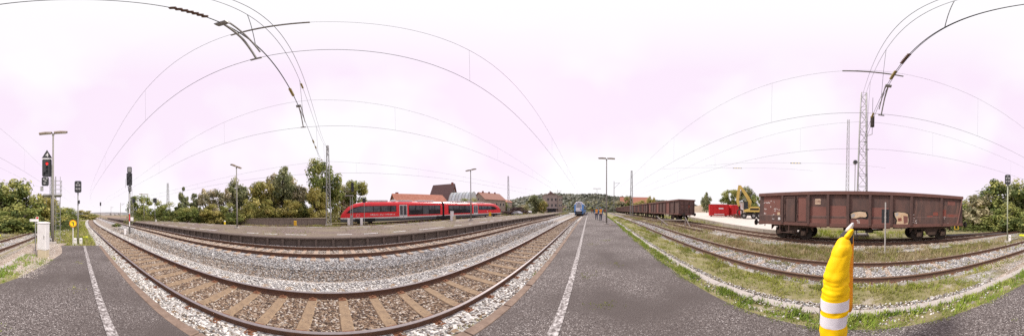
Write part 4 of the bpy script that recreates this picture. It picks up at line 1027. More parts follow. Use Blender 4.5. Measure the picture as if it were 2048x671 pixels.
pane('window_band', [(tx_(957.5), 1.85), (tx_(990), 1.85), (tx_(995), 2.1), (tx_(990), 2.6), (tx_(984), 2.84), (tx_(957.5), 2.86)], c2, tr_seal, .010)
for a, b_ in ((958.5, 963), (964, 975), (976, 983)): tw_rect('window', a, b_, 1.9, 2.8, c2, tr_glass, .016)
for p0, p1, cc in ((799, 814.5, c1), (947.5, 956, c2)):
    do = tw_rect('door', p0, p1, .74, 2.98, cc, tr_white, .014); pm = (p0 + p1) / 2; w = p1 - p0
    for a, b_ in ((p0 + .07 * w, pm - .06 * w), (pm + .06 * w, p1 - .07 * w)): tw_rect('door_glass', a, b_, 1.2, 2.86, do, tr_glass, .018)
    tw_rect('door_gap', pm - .02 * w, pm + .02 * w, .78, 2.95, do, tr_seal, .017)
rt = random.Random(5)
lt = MB()
for k in range(16):
    a = tx_(741) + k * .27; z = 1.32 + rt.uniform(-.02, .03); MB().box(a, a + rt.uniform(.12, .22), -1.424, -1.40, z, z + rt.uniform(.10, .17)).build('lettering', tr_white, c1)
lg = MB()
for k in range(7): q = k * .9; MB().disc((tx_(716) + .28 * math.cos(q), -1.42, 1.36 + .25 * math.sin(q)), .055, 1, .01, 6).build('emblem', tr_white, c1)
MB().disc((tx_(975), -1.415, 1.45), .14, 1, .014, 10).build('emblem', tr_white, c2)
for s in (-1, 1):
    MB().disc((.16, s * .62, 1.2), .13, 0, .16, 12).build('headlight', lamp_glass, c1); MB().disc((TL - .16, s * .62, 1.2), .13, 0, .16, 12).build('headlight', lamp_glass, c2)
MB().tube([(-.45, 0, .85), (.5, 0, .85)], .13, 8).build('coupler', wag_black, c1); MB().tube([(TL - .5, 0, .85), (TL + .45, 0, .85)], .13, 8).build('coupler', wag_black, c2)
for (x0, x1, h) in ((tx_(738), tx_(778), .22), (tx_(788), tx_(795), .3), (tx_(800), tx_(828), .18), (tx_(840), tx_(872), .22), (tx_(905), tx_(932), .22), (tx_(938), tx_(950), .28), (tx_(958), tx_(972), .18)):
    MB().cbox(x0, x1, -.9, .9, 3.55, 3.62 + h, .05).build('roof_unit', tr_roof if h != .3 else tr_white, c1 if x1 < xg0 else c2)
for xb in (4.0, (xg0 + xg1) / 2, TL - 4.0):
    bg_ = empty('bogie', (xb, 0, 0)); bg_.parent = tro
    for dx in (-.95, .95):
        for s in (-1, 1): MB().disc((dx, s * .755, .42), .42, 1, .13, 18).build('wheel', wag_black, bg_)
    for s in (-1, 1): MB().cbox(-1.5, 1.5, s * 1.08 - .08, s * 1.08 + .08, .38, .68, .05).build('side_frame', wag_rust, bg_)
    MB().box(-1.65, 1.65, -1.395, 1.395, .26, .84).build('bogie_shade', tr_seal, bg_)  # solid near-black block painting the shade round each bogie, no real opening

# ------------------------------------------------------------------ blue railcar
bl_blue = mat('train_blue', (.085, .26, .58), (.07, .22, .50), 2, .35, spec=.5)
bl_light = mat('train_lightblue', (.20, .42, .70), (.17, .36, .62), 2, .4)
X0 = 46.0; bt = empty('blue_railcar', (X0, yc1(X0), gz(X0) + .02), 0, 'blue and white railcar standing at the asphalt platform', 'train')
def bsec(x, w, top, fwd=0):
    q = [(1.15, .35), (1.32, .9), (1.38, 1.4), (1.38, 2.6), (1.28, 3.3), (.95, 3.85), (.5, 4.02)]
    pts = [(x, -a * w, .35 + (z - .35) * (top - .35) / 3.67) for a, z in q] + [(x, a * w, .35 + (z - .35) * (top - .35) / 3.67) for a, z in reversed(q)]
    return [(p[0] + max(0, (p[2] - 1.3)) * fwd, p[1], p[2]) for p in pts]
st = [(0, .80, 3.80, .36), (.12, .90, 3.9, .33), (.45, .97, 3.97, .22), (1.2, 1.0, 4.02, .05), (3, 1, 4.02, 0), (20, 1, 4.02, 0), (40, 1, 4.02, 0)]
b = MB(); b.loft([bsec(x, w, t, fw) for x, w, t, fw in st], lambda i, k: 2 if k == 13 else (1 if 4 <= k <= 8 else 0)); bb = b.build('car_body', [bl_blue, tr_white, wag_black], bt)
def fpl(name, pts, mt_, pr):      # plate on the sloping front
    return MB().add([(max(0, (z - 1.3)) * .36 - pr, y, z) for y, z in pts] + [(max(0, (z - 1.3)) * .36 + .05, y, z) for y, z in pts], [tuple(range(len(pts) - 1, -1, -1)), tuple(range(len(pts), 2 * len(pts)))] + [(i, (i + 1) % len(pts), len(pts) + (i + 1) % len(pts), len(pts) + i) for i in range(len(pts))]).build(name, mt_, bb)
fpl('front_panel', [(-.80, 1.25), (.80, 1.25), (.86, 2.2), (.80, 3.0), (.55, 3.72), (-.55, 3.72), (-.80, 3.0), (-.86, 2.2)], tr_white, .012)
fpl('windscreen', [(-.74, 2.25), (.74, 2.25), (.70, 3.0), (.52, 3.35), (-.52, 3.35), (-.70, 3.0)], mat('windscreen', (.20, .21, .22), (.30, .31, .32), .9, .15, spec=.6), .024)
fpl('display', [(-.45, 3.42), (.45, 3.42), (.40, 3.6), (-.40, 3.6)], tr_seal, .024)
fpl('lower_panel', [(-.85, .55), (.85, .55), (.9, 1.22), (-.9, 1.22)], tr_grey, .012)
for s in (-1, 1):
    fpl('headlight', [(s * .62 - .16, 1.45), (s * .62 + .16, 1.45), (s * .62 + .16, 1.62), (s * .62 - .16, 1.62)], lamp_glass, .026)
    bf = MB(); bf.tube([(-.5, s * .875, 1.04), (.1, s * .875, 1.04)], .1, 8); bf.disc((-.52, s * .875, 1.04), .22, 0, .05, 12); bf.build('buffer', wag_black, bt)
MB().box(.3, 38, -1.2, 1.2, .1, .5).build('underframe', wag_black, bt)
MB().prism([(-.9, .15), (.9, .15), (1.05, .55), (-1.05, .55)], 0, -.25, .1).build('plough', wag_black, bt)
for a in np.arange(3, 38, 2.6): MB().box(a, a + 2.0, -1.39, -1.36, 1.8, 2.9).build('window', tr_glass, bb)
for a in np.arange(3, 38, 2.6): MB().box(a, a + 2.0, 1.36, 1.39, 1.8, 2.9).build('window', tr_glass, bb)

# ------------------------------------------------------------------ loading ramp, container, excavator
def rampz(x, y): return .22 + max(0, (x - 6)) * .012 + max(0, -13.5 - y) * .022
fr = [(3.5, -13.05), (7.3, -13.5), (14, -15.3), (22.5, -18.2), (40, -23), (70, -30)]
rp_ = MB(); n = len(fr)
for (x, y) in fr:
    for k, d in enumerate((0, 3, 8, 16, 30)): rp_.v.append((x + d * .25, y - d, rampz(x, y - d)))
for i in range(n - 1):
    for k in range(4): a = i * 5 + k; rp_.f.append((a, a + 1, a + 6, a + 5)); rp_.m.append(0)
ramp = rp_.build('loading_ramp', [conc_pale], None); prop(ramp, 'pale concrete loading ramp behind the wagons', kind='structure')
for (a, b_) in zip(fr, fr[1:]):
    L = math.hypot(b_[0] - a[0], b_[1] - a[1]); nn = max(1, int(L / 2.4)); 
    for k in range(nn):
        u0, u1 = k / nn, (k + 1) / nn - .03 / L * 1.0
        q0 = [a[0] + (b_[0] - a[0]) * u0, a[1] + (b_[1] - a[1]) * u0]; q1 = [a[0] + (b_[0] - a[0]) * u1, a[1] + (b_[1] - a[1]) * u1]
        z0, z1 = rampz(*q0) + .03, rampz(*q1) + .03
        MB().add([(q0[0], q0[1] + .12, -.5), (q1[0], q1[1] + .12, -.5), (q1[0], q1[1] - .2, -.5), (q0[0], q0[1] - .2, -.5), (q0[0], q0[1] + .10, z0), (q1[0], q1[1] + .10, z1), (q1[0], q1[1] - .2, z1), (q0[0], q0[1] - .2, z0)],
                 [(0, 3, 2, 1), (4, 5, 6, 7), (0, 1, 5, 4), (1, 2, 6, 5), (2, 3, 7, 6), (3, 0, 4, 7)]).build('ramp_block', conc_wall, ramp)
cont_red = mat('container_red', (.58, .022, .025), (.50, .02, .022), 2, .5)
def skip(px0, px1, pyt, pyb, r, label, ncor=6, turn=0):
    pm = (px0 + px1) / 2; x, y = at(pm, r); z0 = zat(pm, pyb, r); z1 = zat(pm, pyt, r); L = (px1 - px0) / K * math.pi / 180 * r
    e = empty('roll_container', (x, y, z0), facing(x, y) + math.pi / 2 + turn, label, 'container'); h = z1 - z0; Wd = 2.3
    b = MB(); b.prism([(-Wd / 2 + .1, .18), (Wd / 2 - .1, .18), (Wd / 2, .4), (Wd / 2, h), (-Wd / 2, h), (-Wd / 2, .4)], 0, -L / 2, L / 2); b.build('body', cont_red, e)
    for k in range(ncor + 1):
        xx = -L / 2 + .08 + (L - .16) * k / ncor
        for s in (-1, 1): y0, y1 = sorted((s * Wd / 2, s * (Wd / 2 + .07))); MB().box(xx - .05, xx + .05, y0, y1, .4, h - .1).build('rib', cont_red, e)
    for s in (-1, 1): y0, y1 = sorted((s * (Wd / 2 - .02), s * (Wd / 2 + .1))); MB().box(-L / 2, L / 2, y0, y1, h - .1, h + .02).build('top_rim', cont_red, e)
    MB().box(-L / 2 + .3, L / 2 - .3, -Wd / 2 + .12, Wd / 2 - .12, h + .001, h + .10).build('tarpaulin', tr_roof, e)
    MB().box(-L / 2 + .5, -L / 2 + .8, Wd / 2 + .072, Wd / 2 + .08, h * .6, h * .7).build('marking', white_m, e) ; MB().box(-L / 2 + 2, -L / 2 + 3, -Wd / 2 - .08, -Wd / 2 - .001, h * .62, h * .72).build('marking', white_m, e)
    MB().box(-L / 2 + 1, L / 2 - 1, -Wd / 2 - .08, -Wd / 2 - .001, h * .16, h * .22).build('marking', white_m, e)
    for s in (-1, 1):
        for xx in (-L / 2 + .5, L / 2 - .5): MB().disc((xx, s * .8, .1), .1, 1, .2, 10).build('roller', wag_black, e)
    return e
skip(1418, 1456, 409, 432, 36, 'long red roll-off container on the pale loading ramp', 5, .12)
skip(1457, 1477, 410, 432, 37.5, 'shorter red container standing right behind the long red one', 3, .5)
# excavator
exc_y = mat('excavator_yellow', (.72, .52, .14), (.64, .46, .12), 2, .5)
pxe = 1497; re = 30.0; x, y = at(pxe, re); ze = rampz(x, y)
e = empty('material_handler', (x, y, ze), facing(x, y) + math.pi / 2, 'yellow wheeled excavator with raised folded boom and grab on the ramp', 'excavator')
mpp = re * math.pi / 180 / K
U = lambda px: (px - pxe) * mpp                    # local x runs to the right as seen from the platform
ZE = lambda py: zat(pxe, py, re) - ze
MB().cbox(U(1484), U(1521), -1.1, 1.1, .55, .98, .08).build('chassis', wag_black, e)
for wx in (1488.5, 1507, 1518):
    for s in (-1, 1):
        w = MB(); w.disc((U(wx), s * 1.05, .52), .52, 1, .38, 18); wo = w.build('wheel', wag_black, e); MB().disc((U(wx), s * 1.25, .52), .25, 1, .04, 12).build('hub', steel_gal, wo)
MB().disc((U(1500), 0, 1.08), .7, 2, .22, 16).build('slew_ring', wag_black, e)
MB().add([], []) if False else None
hb = MB(); hb.prism([(U(1488), 1.2), (U(1519), 1.2), (U(1519), 1.95), (U(1515), 2.15), (U(1502), 2.15), (U(1496), 1.75), (U(1488), 1.55)], 1, -1.15, 1.15); hb.build('upper_body', exc_y, e)
MB().box(U(1500), U(1517), -1.17, -1.151, 1.5, 1.85).build('side_grille', wag_black, e); MB().box(U(1500), U(1517), 1.151, 1.17, 1.5, 1.85).build('side_grille', wag_black, e)
cb = MB(); cb.prism([(U(1487.5), 1.56), (U(1495.5), 1.76), (U(1495.5), ZE(404.5)), (U(1488.5), ZE(404.5))], 1, -1.1, .0); cb = cb.build('cab', tr_glass, e)
for (a, c) in ((1487.6, 1488.6), (1495, 1496), (1491.5, 1492.2)): MB().box(U(a), U(c), -1.13, -1.10, 1.6, ZE(404)).build('cab_pillar', wag_black, cb)
MB().box(U(1487.6), U(1496.4), -1.13, .03, ZE(404.5), ZE(403.4)).build('cab_roof', wag_black, cb)
def arm(name, pts, w0, yy, th):
    b = MB(); path = [Vector((U(a), 0, ZE(c))) for a, c in pts]; secs = []
    for i, p in enumerate(path):
        t = (path[min(i + 1, len(path) - 1)] - path[max(0, i - 1)]).normalized(); nn = Vector((-t.z, 0, t.x)) * w0[i]
        secs.append([(p.x + nn.x, yy - th, p.z + nn.z), (p.x + nn.x, yy + th, p.z + nn.z), (p.x - nn.x, yy + th, p.z - nn.z), (p.x - nn.x, yy - th, p.z - nn.z)])
    b.loft(secs); return b.build(name, exc_y, e)
arm('boom', [(1498, 414), (1499.5, 403), (1495, 394), (1487, 382), (1479, 371)], [.26, .33, .30, .26, .2], .35, .2)
arm('stick', [(1478.5, 370), (1476, 386), (1474.5, 400), (1477.5, 412)], [.24, .28, .26, .18], .35, .18)
MB().tube([(U(1501), .35, ZE(406)), (U(1490), .35, ZE(392))], .12, 8).build('hydraulic_ram', steel_gal, e); MB().tube([(U(1484), .35, ZE(374)), (U(1478.5), .35, ZE(392))], .10, 8).build('hydraulic_ram', steel_gal, e)
MB().tube([(U(1478), .35, ZE(412)), (U(1479), .35, ZE(418))], .16, 8).build('grab_link', wag_black, e)
for s in (-1, 1):
    for q in (-.3, .3):
        MB().tube([(U(1479.5), .35 + q, ZE(418)), (U(1479.5) + s * .45, .35 + q, ZE(421)), (U(1479.5) + s * .42, .35 + q, ZE(427)), (U(1479.5) + s * .05, .35 + q, ZE(431))], [.12, .17, .13, .05], 6).build('grab_tine', wag_rust, e)
MB().cbox(U(1511), U(1519), -1.1, 1.1, 1.0, 1.2, .05).build('counterweight', wag_black, e)
# scrap heap at the grab
x, y = at(1474, 31); sh = empty('scrap_heap', (x, y, rampz(x, y)), 0, 'small rusty scrap heap under the excavator grab', 'scrap heap'); rs_ = random.Random(4)
for k in range(46):
    p = Vector((rs_.gauss(0, .8), rs_.gauss(0, .5), rs_.uniform(.05, .7))); p.z *= max(.15, 1 - abs(p.x) / 2.2); q = p + Vector((rs_.uniform(-.5, .5), rs_.uniform(-.4, .4), rs_.uniform(-.15, .3)))
    MB().tube([p, q], rs_.uniform(.04, .11), 4).build('scrap_piece', rs_.choice([wag_rust, wag_patch, plate_rust]), sh)
x, y = at(1481.5, 44); z0 = rampz(x, y); e = empty('site_container', (x, y, z0), facing(x, y), 'beige site container behind the excavator stick', 'container'); h = zat(1481, 405, 44) - z0
MB().cbox(-1.2, 1.2, -.95, 1.1, .1, h, .05).build('body', mat('site_beige', (.52, .44, .36), (.46, .39, .32), 2, .8), e); MB().box(1.201, 1.23, -.5, .4, .3, h - .3).build('door', tr_roof, e); MB().box(-1.25, 1.25, -1.0, 1.15, h, h + .08).build('roof', tr_roof, e)
# crossed timbers on the grass before the wagon row
x, y = at(1352, 19.5); e = empty('timber_stop', (x, y, gz(x) - .2), 0, 'weathered crossed timbers of an old buffer stop in the grass', 'timber stop')
tim = mat('timber_pale', (.42, .37, .33), (.32, .28, .25), 5, .9, .3)
MB().tube([(1.8, 1.7, 1.15), (.2, .9, .05)], .085, 4).build('timber', tim, e); MB().tube([(-.3, -1.1, 1.1), (-1.2, -1.2, .0)], .085, 4).build('timber', tim, e); MB().tube([(1.7, 1.7, .72), (-.1, -1.3, .68)], .07, 4).build('timber', tim, e)
MB().tube([(1.2, 1.3, -.1), (1.2, 1.3, .8)], .08, 4).build('timber', tim, e); MB().tube([(-.5, -1.0, -.1), (-.5, -1.0, .75)], .08, 4).build('timber', tim, e)
x, y = at(1371, 17.8); o = empty('wooden_stake', (x, y, gz(x) - .2), 0, 'short pale stake right of the crossed timbers', 'stake'); MB().tube([(0, 0, -.2), (.01, 0, .5)], [.07, .06], 5).build('stake', tim, o)

# ------------------------------------------------------------------ old stone loading wall and other ground things
wl = empty('loading_wall', (0, 0, 0), 0, 'old weathered stone loading wall with grass on top behind the island platform', 'wall')
wx0, wx1 = at(455, 30)[0], at(652, 26.2)[0]
wyf = lambda x: 26.2 + (x + .5) * -.03
nbk = 17
for k in range(nbk):
    a, b_ = wx0 + (wx1 - wx0) * k / nbk, wx0 + (wx1 - wx0) * (k + 1) / nbk - .03; j = rr.uniform(-.03, .03)
    MB().box(a, b_, wyf(a) + j, wyf(a) + .6, -.3, .86 + rr.uniform(-.03, .02)).build('wall_block', stone_wall, wl)
    MB().cbox(a - .01, b_ + .025, wyf(a) - .07, wyf(a) + .55, .89, 1.03, .02).build('coping_stone', stone_wall, wl)
MB().box(wx0, wx1, wyf(0) + .62, wyf(0) + 9, -.3, .98).build('fill', dry_grass, wl)
strip('access_path', [-42, -32, -24, -18, -14, -11.5, -9.2], [(lambda x: -13.6 - (x + 9) * .32, -.135), (lambda x: -11.6 - (x + 9) * .32, -.13)], [asphalt3], label='dark asphalt path between the right bushes and the siding')
strip('gravel_patch', [-9.5, -8, -6.5, -5, -3, -1], [(lambda x: -9.0, -.195), (lambda x: -8.3, -.19)], [bal_white], label='strip of white gravel before the big wagon')
strip('gravel_patch', [-16, -13, -11, -9.3], [(lambda x: -10.6 - (x + 9) * .25, -.17), (lambda x: -7.6 - (x + 9) * .2, -.17)], [gravel], label='pale gravel around the square-headed signal')

# ------------------------------------------------------------------ trees
leaf_base = {'green': [(.135, .165, .045), (.19, .21, .065), (.085, .11, .035), (.27, .27, .09)], 'yellow': [(.225, .215, .06), (.27, .24, .07), (.16, .165, .05), (.34, .30, .11)],
             'dark': [(.12, .135, .065), (.165, .175, .085), (.09, .10, .05), (.23, .23, .12)], 'grey': [(.20, .185, .11), (.27, .24, .15), (.14, .135, .075), (.34, .30, .20)]}
leaf_m = tinted('leaf', .6, .45, spec=.25)
bark = mat('bark', (.075, .058, .045), (.05, .04, .032), 5, .95, .4)
CR = {}
def crown_mesh(pal, kind, seed, n):
    rg = np.random.default_rng(seed); P_ = []
    # clump centres spread through a crown of radius 1 and height 0..2 (kind changes the outline)
    nc = 46 if kind != 'cone' else 52
    c = []
    while len(c) < nc:
        p = rg.uniform(-1, 1, 3); h = (p[2] + 1) / 2
        if kind == 'round': lim = math.sqrt(max(0, 1 - (abs(h - .52) / .52) ** 2.4)) * (.85 + .25 * math.sin(3 * math.atan2(p[1], p[0]) + seed))
        elif kind == 'cone': lim = max(.06, (1 - h) ** .8) * (.75 + .3 * rg.random()) if h > .06 else .3
        elif kind == 'tall': lim = (.45 + .45 * math.sin(min(1, h * 1.15) * math.pi)) * (1.0 if h < .8 else 1.4 - .8 * h)
        else: lim = math.sqrt(max(0, 1 - h ** 2.2)) * (.9 + .2 * math.sin(4 * math.atan2(p[1], p[0]) + seed))
        d = math.hypot(p[0], p[1])
        if d < lim and (d > lim * .35 or rg.random() < .35): c.append((p[0] * .92, p[1] * .92, h * 2))
    c = np.array(c); cr = rg.uniform(.17, .34, nc) * (1 if kind != 'cone' else .62)
    idx = rg.integers(0, nc, n)
    q = rg.normal(size=(n, 3)); q /= np.linalg.norm(q, axis=1)[:, None]
    rad = cr[idx] * rg.random(n) ** .38
    ctr = c[idx] + q * rad[:, None] * np.array([1.1, 1.1, .95])
    nrm_ = q + rg.normal(0, .40, (n, 3)) + np.array([0, 0, .5]); nrm_ /= np.linalg.norm(nrm_, axis=1)[:, None]
    t1 = np.cross(nrm_, rg.normal(size=(n, 3))); t1 /= np.linalg.norm(t1, axis=1)[:, None]; t2 = np.cross(nrm_, t1)
    s = rg.uniform(.038, .080, n)[:, None]
    V = np.stack([ctr - t1 * s, ctr + t2 * s * .62, ctr + t1 * s, ctr - t2 * s * .62], 1).reshape(-1, 3)
    pa = np.array(leaf_base[pal]) * (1.5 if pal in ('green', 'yellow') else 1.75); col = pa[rg.integers(0, len(pa), nc)][idx] * rg.uniform(.65, 1.35, (n, 1)) 
    odd = rg.random(n) < .12; col[odd] = pa[3] * rg.uniform(.9, 1.6, (odd.sum(), 1))
    F = np.arange(4 * n).reshape(-1, 4)
    me = npmesh('crown', V, F, leaf_m, np.repeat(col, 4, 0)); me['c'] = 1
    lb = MB()
    for k in rg.choice(nc, 12, replace=False):
        p = c[k]; b0 = Vector((0, 0, max(-.1, p[2] * .35))); lb.tube([b0, b0.lerp(Vector(p), .55) + Vector((0, 0, .06)), Vector(p)], [.035, .022, .008], 5)
    return me, lb
trunks = {}
def tree(px, pyt, r, wpx, kind, pal, label, pyb=None, seed=None, cat='tree', zc=None, name=None, n=5200, zb=None):
    x, y = at(px, r); z0 = (gz(x) - .25) if zb is None else zb; zt = zat(px, pyt, r); h = zt - z0
    rad = wpx / K * math.pi / 180 * r / 2 * {'round': 1.3, 'bush': 1.35, 'cone': 1.45, 'tall': 1.6}[kind]; sd_ = seed if seed is not None else rr.randrange(3)
    key = (kind, pal, sd_)
    if key not in CR: CR[key] = crown_mesh(pal, kind, 100 + sd_ * 7 + hash(kind + pal) % 1 + len(kind) * 13 + len(pal), n)
    me, lb = CR[key]
    e = empty(name or ('bush' if cat == 'bush' else 'tree'), (x, y, z0), rr.uniform(0, 6.28), label, cat)
    cb0 = zc if zc is not None else {'round': .16, 'cone': .05, 'tall': .10, 'bush': -.01}[kind]
    o = link('crown', me, e); o.location = (0, 0, h * cb0); o.scale = (rad, rad, h * (1 - cb0) / 2.08)
    tr0 = max(.05, min(.28, h * .018))
    tb = MB(); tb.tube([(0, 0, -.4), (0, 0, h * .2), (rr.uniform(-.1, .1), rr.uniform(-.1, .1), h * .5), (0, 0, h * .85)], [tr0 * 1.4, tr0, tr0 * .7, tr0 * .2], 7)
    lim = MB(); lim.v = [(v[0] * rad, v[1] * rad, v[2] * h * (1 - cb0) / 2.08 + h * cb0) for v in lb.v]; lim.f = lb.f; lim.m = lb.m
    to = tb.build('trunk', bark, e); lim.build('limb', bark, e)
    return e
T = tree
# behind the island platform, left to right
T(283, 391, 46, 44, 'round', 'green', 'round yellow-green tree at the left end of the bushes behind the island platform', zc=.0)
T(322, 398, 48, 40, 'bush', 'green', 'low green bush right of the leftmost round tree')
T(366, 366, 40, 34, 'cone', 'dark', 'dark slender conifer with a ragged top, left of the others', seed=1)
T(389, 376, 42, 32, 'cone', 'dark', 'second dark conifer with a spiky top', seed=2)
T(411, 379, 39, 34, 'round', 'grey', 'greyish tree right of the two conifers', zc=.02)
T(443, 377, 38, 44, 'round', 'grey', 'broad greyish tree left of the island platform lamp', zc=.02, seed=1)
T(476, 348, 40, 34, 'tall', 'dark', 'dark tall tree rising behind the island platform lamp', seed=0)
T(499, 392, 33, 42, 'bush', 'yellow', 'yellow-brown bush right of the island platform lamp', seed=0)
T(523, 354, 38, 56, 'round', 'yellow', 'big yellowing tree behind the old stone wall', zc=.02, seed=1)
T(566, 330, 39, 40, 'tall', 'dark', 'tallest dark tree with open branches behind the stone wall', seed=1)
T(548, 342, 44, 34, 'tall', 'grey', 'thin grey-leaved tree left of the tallest dark tree', seed=2)
T(592, 350, 40, 40, 'tall', 'grey', 'loose greyish tree right of the tallest dark tree', seed=0)
T(580, 395, 32, 54, 'bush', 'yellow', 'low brownish bush behind the middle of the stone wall', seed=2)
T(646, 323, 37, 58, 'round', 'green', 'large round green tree behind the tall lattice mast', zc=.08, seed=0)
T(634, 372, 32, 40, 'round', 'yellow', 'yellow-green small tree left of the lattice mast foot', zc=.0, seed=2)
T(610, 398, 33, 36, 'bush', 'green', 'green bush at the right end of the stone wall', seed=1)
T(712, 356, 42, 50, 'round', 'green', 'round green tree behind the railcar nose', zc=.06, seed=2)
T(684, 372, 41, 36, 'round', 'grey', 'smaller greyish tree between the mast and the railcar nose', zc=.0, seed=0)
T(340, 402, 40, 44, 'bush', 'green', 'green bush left of the dark conifers', seed=2)
T(425, 408, 33, 52, 'bush', 'yellow', 'low yellow-green bush below the greyish trees', seed=1)
T(376, 411, 35, 46, 'bush', 'green', 'low green bush at the foot of the conifers', seed=0)
T(460, 404, 32, 44, 'bush', 'green', 'low green bush left of the lamp post foot', seed=2)
T(538, 400, 32, 44, 'bush', 'yellow', 'low yellow bush below the big yellowing tree', seed=1)
T(232, 446, 30, 16, 'bush', 'green', 'small round shrub between the two main tracks', pyb=None, cat='bush', seed=0, zb=-.25)
# left wood
T(12, 350, 27, 90, 'bush', 'green', 'big green tree at the far left edge of the wood', seed=0, n=6500)
T(52, 356, 25, 74, 'bush', 'green', 'full green tree left of the main signal', seed=1, n=6500)
T(90, 382, 27, 60, 'bush', 'yellow', 'yellow-green tree behind the main signal', seed=2)
T(2034, 362, 27, 70, 'bush', 'dark', 'dark tree at the right edge beyond the square-headed signal', seed=1)
T(1992, 350, 27, 78, 'bush', 'green', 'tall round green tree behind the square-headed signal', zc=.0, seed=1)
T(1958, 385, 24, 66, 'bush', 'grey', 'reddish-grey bush right of the big wagon', seed=1)
T(1922, 392, 27, 50, 'bush', 'green', 'green bush partly hidden by the right end of the wagon', seed=0)
T(2010, 404, 21, 70, 'bush', 'green', 'low green bush at the foot of the right trees', seed=2)
T(35, 408, 20, 80, 'bush', 'green', 'low dark green bush at the foot of the left wood', seed=2)
T(110, 396, 34, 50, 'bush', 'green', 'green bush between the main signal and the slim signal', seed=1)
T(133, 412, 45, 40, 'bush', 'green', 'far green bush behind the round yellow sign', seed=0)
T(170, 419, 70, 44, 'bush', 'yellow', 'far yellow-green bush behind the slim signal', seed=2)
# station side
T(1070, 390, 85, 28, 'round', 'dark', 'dark round tree left of the old station building', zc=.0, seed=0)
T(1084, 398, 82, 18, 'round', 'yellow', 'yellow-green tree against the old station building', zc=.0, seed=1)
T(1048, 404, 88, 22, 'bush', 'grey', 'greyish bush right of the log pile', seed=0)
T(1413, 384, 60, 16, 'tall', 'dark', 'lone small tree above the loading ramp', zc=.2, seed=1)
T(1463, 376, 52, 36, 'round', 'green', 'round tree behind the red containers', zc=.18, seed=2)
T(1493, 374, 50, 32, 'round', 'dark', 'dark tree behind the excavator boom', zc=.12, seed=0)
T(1512, 390, 45, 22, 'round', 'green', 'small tree at the left end of the big wagon', zc=.0, seed=1)
T(1256, 391, 120, 14, 'round', 'green', 'round tree in front of the long red roof', zc=.0, seed=1)
T(1302, 392, 75, 16, 'round', 'yellow', 'yellowing tree right of the long red roof', zc=.0, seed=2)
T(1280, 397, 100, 36, 'bush', 'yellow', 'brownish bush below the long red roof', seed=0)
T(1240, 400, 130, 30, 'bush', 'grey', 'greyish bush behind the far wagons', seed=1)
T(938, 392, 46, 30, 'bush', 'green', 'green bush behind the railcar below the pale polytunnel', seed=0)
T(1010, 396, 95, 24, 'bush', 'green', 'far green bush right of the stone house', seed=1)
# undergrowth as one mass
def undergrowth(name, label, spots, n, pal):
    V = []; Tn = []
    for (x, y, z, rx, h) in spots:
        k = max(40, int(n * rx * h)); q = rng.normal(size=(k, 3)); q /= np.linalg.norm(q, axis=1)[:, None]; q[:, 2] = np.abs(q[:, 2])
        c = np.array([x, y, z]) + q * np.array([rx, rx, h]) * (rng.random((k, 1)) ** .3)
        nn = q + rng.normal(0, .6, (k, 3)); nn /= np.linalg.norm(nn, axis=1)[:, None]
        t1 = np.cross(nn, rng.normal(size=(k, 3))); t1 /= np.linalg.norm(t1, axis=1)[:, None]; t2 = np.cross(nn, t1); s = rng.uniform(.10, .2, (k, 1))
        V.append(np.stack([c - t1 * s, c + t2 * s * .6, c + t1 * s, c - t2 * s * .6], 1).reshape(-1, 3))
        pa = np.array(leaf_base[pal] if isinstance(pal, str) else pal); Tn.append(np.repeat(pa[rng.integers(0, len(pa))][None] * rng.uniform(.6, 1.4, (k, 1)), 4, 0))
    V = np.concatenate(V); Tn = np.concatenate(Tn)
    prop(link(name, npmesh(name, V, np.arange(len(V)).reshape(-1, 4), leaf_m, Tn)), label, kind='stuff')
sp = []
for px in np.arange(262, 735, 7): rd = rng.uniform(32, 36) if px > 440 else rng.uniform(34, 40); x, y = at(px, rd); sp.append((x, y, -.2, rng.uniform(1.2, 2.2), rng.uniform(1.2, 2.6)))
undergrowth('undergrowth', 'low undergrowth filling the gaps behind the island platform', sp, 55, leaf_base['green'] + leaf_base['yellow'])
sp = []
for px in np.arange(1905, 2200, 8): rd = rng.uniform(20.5, 23); x, y = at(px % 2048, rd); sp.append((x, y, -.2, rng.uniform(1.2, 2.0), rng.uniform(.6, 1.9)))
undergrowth('undergrowth', 'low green undergrowth beyond the right end of the yard', sp, 60, leaf_base['green'])
sp = []
for px in np.arange(1000, 1140, 4): rd = rng.uniform(52, 75); x, y = at(px, rd); sp.append((x, y, gz(x) - .2, rng.uniform(1, 2), rng.uniform(.4, 1.0)))
undergrowth('undergrowth', 'weeds between the railcar and the old station building', sp, 60, leaf_base['green'] + leaf_base['yellow'])

